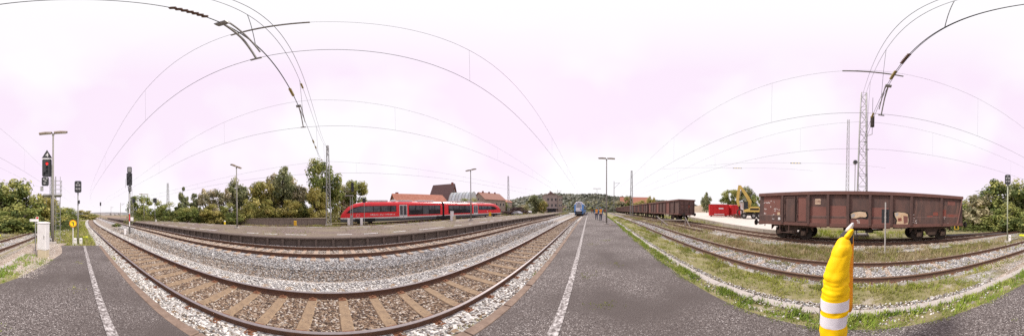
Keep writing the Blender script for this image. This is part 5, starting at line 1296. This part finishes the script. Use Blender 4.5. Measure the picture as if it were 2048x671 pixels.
# ------------------------------------------------------------------ hills and forest
def hill(name, label, pts, r, depth, mt_, wood=None, nw=0, zlow=-1, tree_r=5, col=None):
    """ridge read as (column, row) at distance r"""
    px = [p[0] for p in pts]; py = [p[1] for p in pts]; b = MB(); xs_ = np.linspace(px[0], px[-1], 60); J = 7
    for q in xs_:
        zt = zat(q, np.interp(q, px, py), r); 
        for j in range(J):
            u = j / (J - 1); rd = r - depth * (1 - u); x, y = at(q, rd); z = zlow + (zt - zlow) * (1 - (1 - u) ** 2.0)
            b.v.append((x, y, z))
    for i in range(59):
        for j in range(J - 1): a = i * J + j; b.f.append((a, a + 1, a + J + 1, a + J)); b.m.append(0)
    o = b.build(name, mt_, None, smooth=True, fix=False); prop(o, label, kind='structure')
    if nw:
        base = np.array([(1, 0, 0), (-1, 0, 0), (0, 1, 0), (0, -1, 0), (.6, .6, .6), (-.6, .6, .6), (-.6, -.6, .6), (.6, -.6, .6), (0, 0, 1.05)], float)
        fac = np.array([(0, 2, 4), (2, 1, 5), (1, 3, 6), (3, 0, 7), (4, 2, 5), (5, 1, 6), (6, 3, 7), (7, 0, 4), (8, 4, 5), (8, 5, 6), (8, 6, 7), (8, 7, 4)])
        q = rng.uniform(px[0], px[-1], nw); u = rng.uniform(.05, 1.0, nw); V = []
        for a, c in zip(q, u):
            zt = zat(a, np.interp(a, px, py), r); x, y = at(a, r - depth * (1 - c)); z = zlow + (zt - zlow) * (1 - (1 - c) ** 2.0) - tree_r * .35
            s = tree_r * rng.uniform(.5, 1.1); V.append((base + rng.uniform(-.25, .25, base.shape)) * np.array([s, s, s * rng.uniform(.8, 1.3)]) + np.array([x, y, z - s * .3]))
        V = np.concatenate(V); F = (fac[None] + (np.arange(nw) * 9)[:, None, None]).reshape(-1, 3)
        pa = np.array(col); cc = np.repeat(pa[rng.integers(0, len(pa), nw)] * rng.uniform(.6, 1.35, (nw, 1)), 9, 0) * rng.uniform(.8, 1.2, (nw * 9, 1))
        prop(link('forest', npmesh('forest', V, F, leaf_m, cc)), 'wood covering ' + label, kind='stuff')
forest_floor = mat('forest_floor', (.06, .07, .03), (.09, .09, .04), .05, .95)
FC = [(.085, .095, .055), (.11, .115, .065), (.065, .075, .045), (.14, .13, .075)]
hill('hill', 'the wooded hill behind the blue railcar', [(1010, 420), (1022, 403), (1050, 397), (1085, 392), (1110, 391), (1135, 391.5), (1160, 392), (1190, 391), (1205, 392.5), (1220, 396), (1245, 397), (1275, 401), (1300, 402), (1330, 404), (1360, 408), (1395, 413)], 330, 170, forest_floor, True, 3600, 2, 4.6, FC)
hill('hill', 'the low tree line between the platform end and the hill', [(1120, 414), (1140, 406), (1165, 405), (1185, 404), (1205, 402), (1225, 405), (1245, 407), (1265, 411)], 150, 40, forest_floor, True, 600, .3, 2.2, FC + leaf_base['yellow'][:2])
hill('hill', 'the far bluish ridge behind the curving tracks', [(120, 429), (160, 427), (190, 424.5), (220, 424), (250, 424.5), (280, 426), (330, 429)], 900, 300, mat('far_ridge', (.16, .17, .17), (.22, .22, .22), .01, .95), False, 0, -2)
# far town roofs
for i, px in enumerate((196, 205, 213, 224, 232, 240)):
    r = 420 + 17 * i; x, y = at(px, r); z0 = zat(px, 431.5, r); w = 9 + (i % 3) * 3; e = empty('far_house', (x, y, -1), facing(x, y) + .2 * i, 'far pale town house, number %s from the left behind the curving tracks' % ('one', 'two', 'three', 'four', 'five', 'six')[i], 'house')
    h = z0 + 1 + 3 + i % 2 * 2
    MB().box(-5, 5, -w / 2, w / 2, 0, h).build('wall', mat('town_wall', (.46, .44, .44), (.36, .35, .36), .2, .9), e)
    MB().prism([(-5.4, h), (5.4, h), (0, h + 3.4)], 1, -w / 2 - .4, w / 2 + .4).build('roof', mat('town_roof', (.24, .22, .23), (.30, .26, .25), .2, .9), e)

# ------------------------------------------------------------------ buildings
def tile_mat(name, c1, c2, c3): return mat(name, c1, c2, 1.4, .9, .2, c3=c3, stretch=(1, 1, 3))
tile_red = tile_mat('tiles_red', (.50, .22, .15), (.40, .16, .105), (.58, .32, .24)); tile_brown = tile_mat('tiles_brown', (.18, .115, .105), (.13, .085, .08), (.25, .17, .15)); tile_salmon = tile_mat('tiles_salmon', (.38, .19, .14), (.30, .15, .115), (.46, .27, .21))
brick_red = mat('brick_red', (.26, .085, .060), (.20, .07, .052), 2.5, .9, .3); stone_house = mat('stone_house', (.36, .30, .245), (.27, .22, .175), 1.2, .9, .4, c3=(.45, .39, .33)); stone_pink = mat('stone_pink', (.40, .33, .29), (.32, .26, .23), .9, .9, .3, c3=(.48, .41, .37))
dark_win = mat('dark_window', (.03, .03, .035), (.05, .05, .055), 3, .3)
def house(name, label, px, r, turn, L, Wd, zeave, zridge, wallm, roofm, wins=(), zb=-.3, tiles=None, over=.4, chim=()):
    """ridge along local x; +y local side faces the railway before the turn"""
    x, y = at(px, r); e = empty(name, (x, y, zb), turn, label, 'house'); ze, zr = zeave - zb, zridge - zb
    b = MB(); b.prism([(-Wd / 2, 0), (Wd / 2, 0), (Wd / 2, ze), (0, zr - .15), (-Wd / 2, ze)], 0, -L / 2, L / 2); b.build('wall', wallm, e)
    for s in (-1, 1):
        sl = math.hypot(Wd / 2, zr - ze); dz = over * (zr - ze) / (Wd / 2)
        rf = MB(); rf.add([(-L / 2 - over, 0, zr), (L / 2 + over, 0, zr), (L / 2 + over, s * (Wd / 2 + over), ze - dz), (-L / 2 - over, s * (Wd / 2 + over), ze - dz), (-L / 2 - over, 0, zr + .14), (L / 2 + over, 0, zr + .14), (L / 2 + over, s * (Wd / 2 + over), ze - dz + .14), (-L / 2 - over, s * (Wd / 2 + over), ze - dz + .14)],
                          [(0, 1, 2, 3), (7, 6, 5, 4), (0, 4, 5, 1), (1, 5, 6, 2), (2, 6, 7, 3), (3, 7, 4, 0)]); ro = rf.build('roof', roofm, e)
        if tiles and s == tiles[0]:
            nrow, ncol, tm = tiles[1:]
            tb = MB(); tl = (L + 2 * over) / ncol; tms = []
            for v in range(3): t_ = MB(); t_.prism([(0, -.02), (tl * .2, .05), (tl * .5, .09), (tl * .8, .05), (tl * .97, -.02)], 1, 0, (sl + over) / nrow * 1.06); tms.append(t_.mesh('roof_tile', tm[v % len(tm)]))
            ang = math.atan2(zr - ze, Wd / 2)
            for i in range(nrow):
                for j in range(ncol):
                    o = link('roof_tile', rr.choice(tms), ro); u = (i + 1) / nrow * (sl + over) 
                    o.location = (-L / 2 - over + j * tl, s * u * math.cos(ang), zr + .16 - u * math.sin(ang) + .01); o.rotation_euler = (s * ang if s < 0 else -ang + 0, 0, 0)
                    if s > 0: o.rotation_euler = (-ang + 0, 0, 0); o.location.y -= (sl + over) / nrow * math.cos(ang); o.location.z += (sl + over) / nrow * math.sin(ang)
    for (face, u, z0, w, h) in wins:
        if face in 'fb':
            s = 1 if face == 'f' else -1; y0, y1 = sorted((s * (Wd / 2 - .1), s * (Wd / 2 + .03))); wo = MB().box(u - w / 2 - .12, u + w / 2 + .12, y0, y1, z0 - .12, z0 + h + .12).build('window', wallm if False else conc_pale, e)
            y0, y1 = sorted((s * (Wd / 2 + .0), s * (Wd / 2 + .04))); MB().box(u - w / 2, u + w / 2, y0, y1, z0, z0 + h).build('pane', dark_win, wo)
        else:
            s = 1 if face == 'r' else -1; x0, x1 = sorted((s * (L / 2 - .1), s * (L / 2 + .03))); wo = MB().box(x0, x1, u - w / 2 - .12, u + w / 2 + .12, z0 - .12, z0 + h + .12).build('window', conc_pale, e)
            x0, x1 = sorted((s * (L / 2), s * (L / 2 + .04))); MB().box(x0, x1, u - w / 2, u + w / 2, z0, z0 + h).build('pane', dark_win, wo)
    for (u, v, h) in chim: MB().box(u - .35, u + .35, v - .3, v + .3, zr - 1.2, zr + h).build('chimney', brick_red, e)
    return e
H = lambda px, py, r: zat(px, py, r)
house('tiled_house', 'long low house with a bright red tiled roof behind the railcar', 838, 44, R(-6), 14.2, 7, H(830, 407, 41), H(830, 389, 44), stone_house, tile_red, (('l', 0, 3.2, .8, 1.0), ('b', -6, 1.2, 1, 1.2)), tiles=(-1, 9, 17, (tile_red, tile_mat('tiles_red_b', (.60, .30, .21), (.50, .22, .15), (.66, .40, .30)), tile_mat('tiles_red_c', (.38, .135, .085), (.30, .10, .07), (.44, .19, .14)))), chim=((-6, .5, .5),))
house('brick_house', 'tall steep brown-roofed house with a red brick gable behind the railcar', 888, 60, R(-62), 8.0, 8.0, H(890, 400, 58), H(890, 369, 60), brick_red, tile_brown, (('r', 0, 8.4, 1.2, 1.3), ('r', -1.2, 5.4, 1.1, 1.3)), tiles=(-1, 9, 11, (tile_brown, tile_mat('tiles_brown_b', (.24, .16, .145), (.18, .12, .11), (.30, .21, .19)), tile_mat('tiles_brown_c', (.12, .08, .075), (.09, .06, .055), (.18, .12, .11)))), chim=((3.4, 0, .6),))
house('stone_house', 'pale stone house with a salmon roof right of the lamp post', 979, 80, R(-12), 13.5, 9.0, H(980, 399, 78), H(985, 386, 80), stone_house, tile_salmon,
      (('l', 0, 7.0, .9, 1.1), ('b', -4.5, 4.3, .9, 1.4), ('b', -2, 4.3, .9, 1.4), ('b', .5, 4.3, .9, 1.4), ('b', 3, 4.3, .9, 1.4), ('b', 5.3, 4.3, .9, 1.4), ('b', -3, 1.6, .9, 1.4), ('b', 0, 1.6, .9, 1.4), ('b', 3, 1.6, .9, 1.4)), chim=((-4, .2, .8), (0, .2, .7), (4, .2, .7)))
house('red_roofed_hall', 'long hall with an orange-red roof beyond the wagon row', 1268, 160, R(-10) + math.pi / 2, 27, 16, H(1268, 407, 158), H(1268, 394, 160), stone_house, tile_red, zb=0)
for (px, py, r, w, lab, rm) in ((1132, 412, 125, 9, 'small house with a brown roof beside the old station building', tile_brown), (1006, 399, 110, 9, 'small red-roofed house right of the stone house', tile_red)):
    house('small_house', lab, px, r, R(-20), w, 8, H(px, py + 5, r), H(px, py, r), stone_pink, rm, (('b', 0, 1.5, 1, 1.3),))
# pale polytunnel behind the railcar
x, y = at(926, 52); e = empty('polytunnel', (x, y, -.2), R(20), 'pale bluish polytunnel roof between the brick house and the lamp post', 'polytunnel')
hh = H(922, 384, 52) + .2; pol = [(3.6 * math.cos(q), .3 + (hh - .3) * math.sin(q)) for q in np.linspace(0, math.pi, 13)]
film = mat('tunnel_film', (.56, .66, .68), (.70, .74, .74), 1.6, .35, c3=(.42, .54, .57)); film2 = mat('tunnel_film_clear', (.62, .66, .64), (.50, .55, .53), 1.5, .4)
for k in range(7): MB().prism([(a, b_) for a, b_ in pol], 1, -3.8 + k * 1.09, -3.8 + k * 1.09 + 1.04).build('film_panel', film if k % 2 else film2, e)
for k in range(8): MB().tube([(a * 1.01, -3.82 + k * 1.09, b_ * 1.01) for a, b_ in pol], .05, 5).build('hoop', steel_gal, e)
# old station building
r = 100; x, y = at(1103, r); zb = 0; zt = H(1103, 391, r); e = empty('station_building', (x, y, zb), facing(x, y) + .25, 'three-storey old stone station building with a flat roof', 'building')
MB().box(-5, 4.6, -4.6, 2.6, 0, zt).build('wall', stone_pink, e); MB().box(-4.5, 5.2, 2.62, 5.3, 0, zt - .6).build('side_wing', stone_house, e)
MB().box(-5.3, 4.9, -4.9, 2.8, zt, zt + .35).build('cornice', stone_house, e); MB().box(-4.7, 5.4, 2.85, 5.5, zt - .6, zt - .3).build('cornice', stone_house, e)
MB().prism([(-3.5, zt + .35), (1.8, zt + .35), (-.85, zt + 2.2)], 0, -3, 3).build('roof', tile_brown, e); MB().box(.2, .8, -1.2, -.6, zt, zt + 2.8).build('chimney', brick_red, e)
for zz in (zt - 2.6, zt - 6.0):
    for yy in (-3.2, -.9, 1.4):
        wo = MB().box(4.55, 4.68, yy - .6, yy + .6, zz - .85, zz + .85).build('window', conc_wall, e); MB().box(4.66, 4.72, yy - .42, yy + .42, zz - .7, zz + .7).build('pane', dark_win, wo)
    for yy in (3.6, 4.6): wo = MB().box(5.15, 5.28, yy - .4, yy + .4, zz - .85, zz + .75).build('window', conc_pale, e); MB().box(5.26, 5.31, yy - .3, yy + .3, zz - .7, zz + .6).build('pane', dark_win, wo)
MB().box(4.6, 6.6, -4.6, 2.5, 3.0, 3.2).build('canopy', tr_roof, e); MB().box(4.62, 4.75, -3.5, 1.5, 0, 2.6).build('door', dark_win, e)
# log pile and parked cars
x, y = at(1032, 66); lp = empty('log_pile', (x, y, gz(x) - .3), R(-18), 'dark pile of logs and brushwood right of the red railcar', 'log pile'); logm = [mat('log_dark', (.09, .055, .05), (.06, .04, .038), 4, .95), mat('log_mid', (.15, .10, .085), (.11, .075, .065), 4, .95)]
lme = []
for v in range(4): lme.append(MB().tube([(0, -1.6, 0), (.06, 0, .05), (0, 1.6, 0)], [.16, .17, .15], 6).mesh('log', logm[v % 2]))
for k in range(150):
    u = rr.uniform(-6, 6); h = max(.4, 3.1 * (1 - (u / 6.5) ** 2) + rr.uniform(-.3, .2)); o = link('log', rr.choice(lme), lp); o.location = (u, rr.uniform(-1.5, 1.5), rr.uniform(.1, h)); o.rotation_euler = (rr.uniform(-.35, .35), rr.uniform(-.3, .3), rr.uniform(0, 3.1)); s = rr.uniform(.7, 1.3); o.scale = (s, s, s)
def car_(px, r, ang, col, label):
    x, y = at(px, r); e = empty('parked_car', (x, y, gz(x) - .2), ang, label, 'car', 'cars parked near the station')
    prof = [(-2.1, .35), (-2.1, .8), (-1.9, .95), (-1.5, 1.0), (-.95, 1.42), (.7, 1.45), (1.25, 1.02), (1.95, .9), (2.15, .65), (2.1, .35)]
    secs = [[(a, s, z) if z < 1.1 else (a, s * .82, z) for a, z in prof] for s in (-.85, -.5, .5, .85)]
    b = MB(); b.loft(secs); b.build('body', col, e)
    for s in (-1, 1):
        MB().prism([(-1.3, 1.02), (-.9, 1.36), (.62, 1.38), (1.05, 1.04)], 1, *sorted((s * .74, s * .80))).build('side_window', tr_glass, e)
        for a in (-1.35, 1.35): MB().disc((a, s * .8, .32), .32, 1, .2, 14).build('wheel', wag_black, e)
    return e
car_(1060, 78, R(20), tr_white, 'white parked car left of the dark round tree'); car_(1034, 60, R(70), mat('car_silver', (.45, .45, .47), None, 3, .3, metal=.4), 'silver parked car before the log pile'); car_(1126, 120, R(-10), mat('car_red', (.35, .03, .03), None, 3, .3), 'dark red parked car right of the old station building')
# sandy bank behind the ramp
b = MB(); sec = []
for px in np.linspace(1388, 1470, 14):
    x, y = at(px, 62); x2, y2 = at(px, 70); zt = zat(px, 408 + (abs(px - 1430) / 42) ** 2 * 4 + rr.uniform(-.7, .7), 66); xm, ym = at(px, 65); xn, yn = at(px, 68)
    sec.append([(x, y, .3), (xm, ym, zt), (xn, yn, zt), (x2, y2, .3)])
b.loft(sec, closed=False, cap=False); prop(b.build('sand_bank', mat('sand', (.48, .38, .28), (.40, .31, .22), .8, .95, .4, c3=(.56, .47, .37)), None, smooth=True, fix=False), 'long bank of pale sand behind the loading ramp', 'sand bank')

# ------------------------------------------------------------------ people
skin_m = mat('skin', (.42, .25, .18), (.38, .22, .16), 6, .6); hair_m = mat('hair', (.06, .04, .03), None, 9, .8)
hv_or = mat('hivis_orange', (.85, .36, .03), (.78, .30, .03), 5, .7); hv_ye = mat('hivis_yellow', (.98, .66, .0), (.97, .56, .0), 5.0, .55, .12, c3=(.97, .42, .0), bscale=14); reflect = mat('reflective_band', (.86, .82, .87), (.76, .73, .78), 8, .35, spec=.6)
cl_blue = mat('cloth_blue', (.06, .20, .42), (.05, .16, .34), 6, .85); cl_navy = mat('cloth_navy', (.025, .04, .09), (.035, .05, .10), 6, .85); cl_dark = mat('cloth_dark', (.06, .055, .06), (.045, .042, .046), 6, .85); cl_white = mat('cap_white', (.72, .70, .70), None, 6, .7); cl_red = mat('cloth_red', (.42, .05, .05), None, 6, .8)
def skinned(joints, edges, name, mats, pick, parent=None, root=0, lv=2):
    me = bpy.data.meshes.new(name); me.from_pydata([j[:3] for j in joints], edges, []); o = bpy.data.objects.new(name, me); COL.objects.link(o)
    m_ = o.modifiers.new('s', 'SKIN'); m_.use_smooth_shade = True
    for i, j in enumerate(joints): me.skin_vertices[0].data[i].radius = (j[3], j[4] if len(j) > 4 else j[3]); me.skin_vertices[0].data[i].use_root = (i == root)
    o.modifiers.new('d', 'SUBSURF').levels = lv; o.modifiers['d'].render_levels = lv
    bpy.context.view_layer.update(); nm = bpy.data.meshes.new_from_object(o.evaluated_get(bpy.context.evaluated_depsgraph_get())); bpy.data.objects.remove(o); bpy.data.meshes.remove(me)
    nm.name = name; nm.materials.clear()
    for q in mats: nm.materials.append(q)
    for p in nm.polygons: p.material_index = pick(p.center); p.use_smooth = True
    return link(name, nm, parent)
def walker(px, r, rz, h, label, top, vest, legs, cap, seed=0, stride=.22, zoff=0.0):
    x, y = at(px, r); k = h / 1.78; z0 = .155 + gz(x) + zoff
    e = empty('person', (x, y, z0), rz, label, 'person', None); s = stride
    J = [(0, 0, .95, .155, .12), (0, 0, 1.15, .15, .11), (0, 0, 1.36, .19, .12), (0, 0, 1.47, .07), (.02, 0, 1.58, .075, .085), (.03, 0, 1.70, .095, .09), (.02, 0, 1.76, .06),      # 0 pelvis 1 waist 2 chest 3 neck 4 jaw 5 skull 6 crown
         (0, .09, .90, .105), (s * .55, .10, .50, .072), (s * .75, .10, .10, .05), (s * .75 + .16, .11, .045, .04),                       # 7-10 left leg
         (0, -.09, .90, .105), (-s * .1, -.10, .50, .072), (-s * .95, -.10, .13, .05), (-s * .95 + .14, -.11, .05, .04),                  # 11-14 right leg
         (0, .20, 1.40, .075), (-.05, .25, 1.12, .055), (s * -.5 + .05, .26, .88, .042), (s * -.5 + .09, .255, .79, .038),               # 15-18 left arm
         (0, -.20, 1.40, .075), (.0, -.25, 1.12, .055), (s * .6 + .07, -.26, .90, .042), (s * .6 + .12, -.255, .81, .038)]
    E = [(0, 1), (1, 2), (2, 3), (3, 4), (4, 5), (5, 6), (0, 7), (7, 8), (8, 9), (9, 10), (0, 11), (11, 12), (12, 13), (13, 14), (2, 15), (15, 16), (16, 17), (17, 18), (2, 19), (19, 20), (20, 21), (21, 22)]
    def pick(c):
        if c.z > 1.60: return 4
        if c.z > 1.49: return 3
        if c.z < .09: return 5
        if abs(c.y) > .185 and c.z > .72: return 0 if c.z > .87 else 3
        if c.z > .93: return 1 if not (1.02 < c.z < 1.07) else 6
        return 2
    o = skinned(J, E, 'body', [top, vest, legs, skin_m, cap, cl_dark, reflect], pick, e); 
    for (sy, wx, wy, wz_) in ((1, s * -.5 + .09, .255, .79), (-1, s * .6 + .12, -.255, .81)):
        for q in range(4): MB().tube([(wx + .02 - q * .018, wy, wz_), (wx + .03 - q * .018, wy, wz_ - .05), (wx + .035 - q * .016, wy - sy * .02, wz_ - .075 - (.01 if q in (1, 2) else 0))], [.010, .009, .007], 5).build('finger', skin_m, o)
        MB().tube([(wx + .03, wy, wz_ + .01), (wx + .055, wy - sy * .015, wz_ - .03), (wx + .05, wy - sy * .02, wz_ - .055)], [.011, .01, .008], 5).build('thumb', skin_m, o)
    MB().tube([(.10, 0, 1.645), (.135, 0, 1.615), (.11, 0, 1.605)], [.012, .016, .012], 6).build('nose', skin_m, o)
    for sy in (-1, 1): MB().disc((.112, sy * .035, 1.655), .011, 0, .012, 8).build('eye', cl_dark, o); MB().disc((.02, sy * .088, 1.64), .028, 1, .02, 8).build('ear', skin_m, o)
    for c in e.children: c.scale = (k, k, k)
    return e
walker(1193, 24.0, R(3), 1.84, 'left walker in an orange vest over blue, walking away along the platform', cl_blue, hv_or, cl_navy, cl_blue, 1, .24)
walker(1201.5, 21.6, R(-4), 1.86, 'right walker in an orange vest over blue, nearer to the lamp post', cl_blue, hv_or, cl_navy, cl_blue, 2, -.26)
for i, (px, r, lab, t_, v_, c_) in enumerate(((1187, 62, 'far figure in dark clothes at the platform end beside the blue railcar', cl_dark, cl_dark, hair_m), (1196, 58, 'far figure with a white cap beyond the left walker', cl_white, cl_white, cl_white), (1205, 55, 'far figure in white beyond the right walker', cl_white, cl_white, cl_white), (1210, 57, 'far figure in red just left of the lamp post', cl_red, cl_red, hair_m), (1183.5, 66, 'farthest figure in red near the blue railcar', cl_red, cl_red, hair_m))):
    walker(px, r, rr.uniform(2, 4), 1.78, lab, t_, v_, cl_dark, c_, 3 + i, .1)

# the close figure in a high-visibility jacket: sleeve, shoulder and collar towards the camera
RP_ = 1.06
def hp(px, py, r): x, y = at(px, r); return Vector((x, y, zat(px, py, r)))
pxm = 1680; x, y = at(pxm, 1.22); pe = empty('person', (x, y, .165), 0, 'close figure in a yellow-orange high-visibility jacket with two reflective sleeve bands', 'person')
inv = Vector((x, y, .165))
radial = Vector((x, y, 0)).normalized(); tang = Vector((radial.y, -radial.x, 0))           # tang points to the right as seen from the camera
rj = random.Random(21)
def ring(c, rx, ry, n=36, fold=0.0, ph=0.0):
    pts = []
    for k in range(n):
        q = 2 * math.pi * k / n; f = 1 + fold * (math.sin(3 * q + ph) * .5 + math.sin(5 * q - ph * 1.7) * .4 + abs(math.sin(4 * q + ph * 2.3)) * .5 - .3) * (1 if math.sin(q) < .3 else .5)
        pts.append(Vector(c) + tang * (rx * f * math.cos(q)) + radial * (ry * f * math.sin(q)) - inv)
    return pts
# outline of the sleeve by rows: (row, left column, right column)
OUT = [(474, 1684, 1692), (476, 1680, 1696), (480, 1676, 1700), (487, 1672, 1703), (496, 1668, 1705), (506, 1664, 1704.5), (516, 1660.5, 1703), (525, 1657, 1702), (534, 1653.5, 1701), (542, 1651.5, 1700.5), (549, 1649, 1700), (553, 1649.5, 1699), (557, 1652, 1699.5), (562, 1649.5, 1700.5), (568, 1649, 1699.5), (573, 1651, 1700), (578, 1647.5, 1700.5), (584, 1648.5, 1699.5), (589, 1645.5, 1700), (592, 1646.5, 1700), (594, 1644, 1701.5), (613, 1643.2, 1701), (615, 1643.8, 1700.5), (621, 1644.8, 1700), (624, 1643.5, 1699.5), (644, 1642.8, 1698), (646, 1643.6, 1697.5), (656, 1643.5, 1698), (671, 1645.5, 1696.5), (690, 1648, 1694), (712, 1652, 1692)]
secs = []; rows = []
def crease(q, py):                    # sharp diagonal folds, deepest round the elbow
    a = math.exp(-((py - 568) / 26) ** 2) + .55 * math.exp(-((py - 500) / 22) ** 2) + .6 * math.exp(-((py - 618.5) / 4) ** 2) + .7 * math.exp(-((py - 662) / 14) ** 2)
    w1 = abs(math.sin(q * 1.0 + py * .115 + .6 * math.sin(q * 2 + 1))); w2 = abs(math.sin(q * 1.5 - py * .085 + 1.2)); w3 = abs(math.sin(q * 2 + py * .03))
    return a * (.15 * (w1 ** .55 - .65) + .10 * (w2 ** .55 - .65)) + .07 * (w3 ** .5 - .7)
PY = [p for p in np.arange(474, 712.1, 2.0)]
for py in PY:
    l = float(np.interp(py, [o_[0] for o_ in OUT], [o_[1] for o_ in OUT])); r_ = float(np.interp(py, [o_[0] for o_ in OUT], [o_[2] for o_ in OUT]))
    c = hp((l + r_) / 2, py, RP_); w = (r_ - l) / K * math.pi / 180 * RP_ / 2; ry = min(w, .085) * (.85 if py < 490 else 1)
    band = 593 <= py <= 613 or 623 <= py <= 645; pts = []
    for k in range(48):
        q = 2 * math.pi * k / 48; f_ = 1 + crease(q, py) * (.22 if band else 1.0)
        pts.append(c + tang * (w * f_ * math.cos(q)) + radial * (ry * f_ * math.sin(q)) - inv)
    secs.append(pts); rows.append(py)
jb = MB(); jb.loft(secs, lambda i, k: 1 if (rows[i] >= 594 and rows[i + 1] <= 614) or (rows[i] >= 624 and rows[i + 1] <= 646) else 0)
sl_ = jb.build('sleeve', [hv_ye, reflect], pe, smooth=True)
# torso behind the sleeve, seen edge on
ts = []
for (py, l, r_, ry) in ((472, 1692, 1707, .05), (480, 1684, 1707.5, .12), (500, 1672, 1708, .16), (540, 1664, 1708, .17), (585, 1664, 1708, .16), (612, 1672, 1708, .16), (628, 1690, 1708, .15)):
    rr2 = RP_ + .23; c = hp((l + r_) / 2, Y0 + (py - Y0) * .85, rr2); c.z = zat(pxm, py, RP_ + .05) ; w = (r_ - l) / K * math.pi / 180 * rr2 / 2
    ts.append(ring(c, w, ry, fold=.03, ph=py * .07))
tb_ = MB(); tb_.loft(ts); tb_.build('jacket', mat('hivis_shaded', (.92, .36, .0), (.86, .28, .0), 4, .6), pe, smooth=True)  # deeper orange copy of the jacket cloth: shade on its right side painted in
# collar and neck cloth
cs = []
for (py, l, r_) in ((486, 1686, 1707), (476, 1679, 1707), (468, 1682, 1707.8), (460, 1690, 1708)): c = hp((l + r_) / 2, py, RP_ + .09); w = (r_ - l) / K * math.pi / 180 * (RP_ + .09) / 2; cs.append(ring(c, w, w * .9 + .015, 16))
cb_ = MB(); cb_.loft(cs, lambda i, k: 0 if i < 2 else 0); cb_.build('collar', cl_dark, pe, smooth=True)
cs = []
for (py, l, r_) in ((477, 1687, 1700), (470, 1690, 1705), (462, 1697, 1708), (458, 1702, 1708)): c = hp((l + r_) / 2, py, RP_ + .0); w = (r_ - l) / K * math.pi / 180 * RP_ / 2; cs.append(ring(c, w, .018, 14))
MB().loft(cs).build('collar_flap', hv_ye, pe, smooth=True)
cs = []
for (py, l, r_) in ((462, 1690, 1702), (456, 1693, 1706), (450, 1699, 1708), (445, 1704, 1708)): c = hp((l + r_) / 2, py, RP_ + .03); w = (r_ - l) / K * math.pi / 180 * (RP_ + .03) / 2; cs.append(ring(c, w, .02, 12))
MB().loft(cs).build('neck_cloth', cl_white, pe, smooth=True)
# trousers, shoes and the hand (below the picture)
zw = zat(pxm, 628, RP_ + .05)
for s in (-1, 1):
    c0 = Vector((x, y, 0)) + radial * (.06 + s * .09) - tang * .045
    lg_ = MB(); lg_.loft([ring(c0 + Vector((0, 0, z)), a, b_, 16, .03, z * 9) for z, a, b_ in ((zw + .05, .095, .095), (.85, .09, .09), (.62, .075, .08), (.35, .068, .07), (.24, .07, .07))]); lg_.build('trouser_leg', cl_dark, pe, smooth=True)
    sh_ = MB(); sh_.loft([ring(c0 + tang * .04 + Vector((0, 0, z)), a, b_, 14) for z, a, b_ in ((.168, .135, .05), (.20, .14, .052), (.24, .11, .05), (.27, .07, .05))]); sh_.build('shoe', wag_black, pe, smooth=True)
hc = hp(1672, 712, RP_)
hj = [(hc.x, hc.y, hc.z + .03, .034), (hc.x, hc.y, hc.z - .05, .040, .022)]; 
hd = MB(); hd.loft([ring(hc + Vector((0, 0, dz)), a, b_, 12) for dz, a, b_ in ((.03, .03, .026), (-.01, .034, .024), (-.05, .042, .022), (-.09, .044, .02), (-.10, .036, .015))]); ho = hd.build('hand', skin_m, pe, smooth=True)
for q in range(4):
    u = -.033 + q * .022; L_ = (.062, .074, .07, .055)[q]; p0 = hc + tang * u + Vector((0, 0, -.09)) - inv
    MB().tube([p0, p0 + Vector((0, 0, -L_ * .5)) - radial * .008, p0 + Vector((0, 0, -L_)) - radial * .03], [.0095, .009, .0075], 7).build('finger', skin_m, ho)
p0 = hc - tang * .036 + Vector((0, 0, -.03)) - inv
MB().tube([p0, p0 - tang * .022 + Vector((0, 0, -.03)) - radial * .01, p0 - tang * .02 + Vector((0, 0, -.06)) - radial * .02], [.012, .011, .009], 7).build('thumb', skin_m, ho)
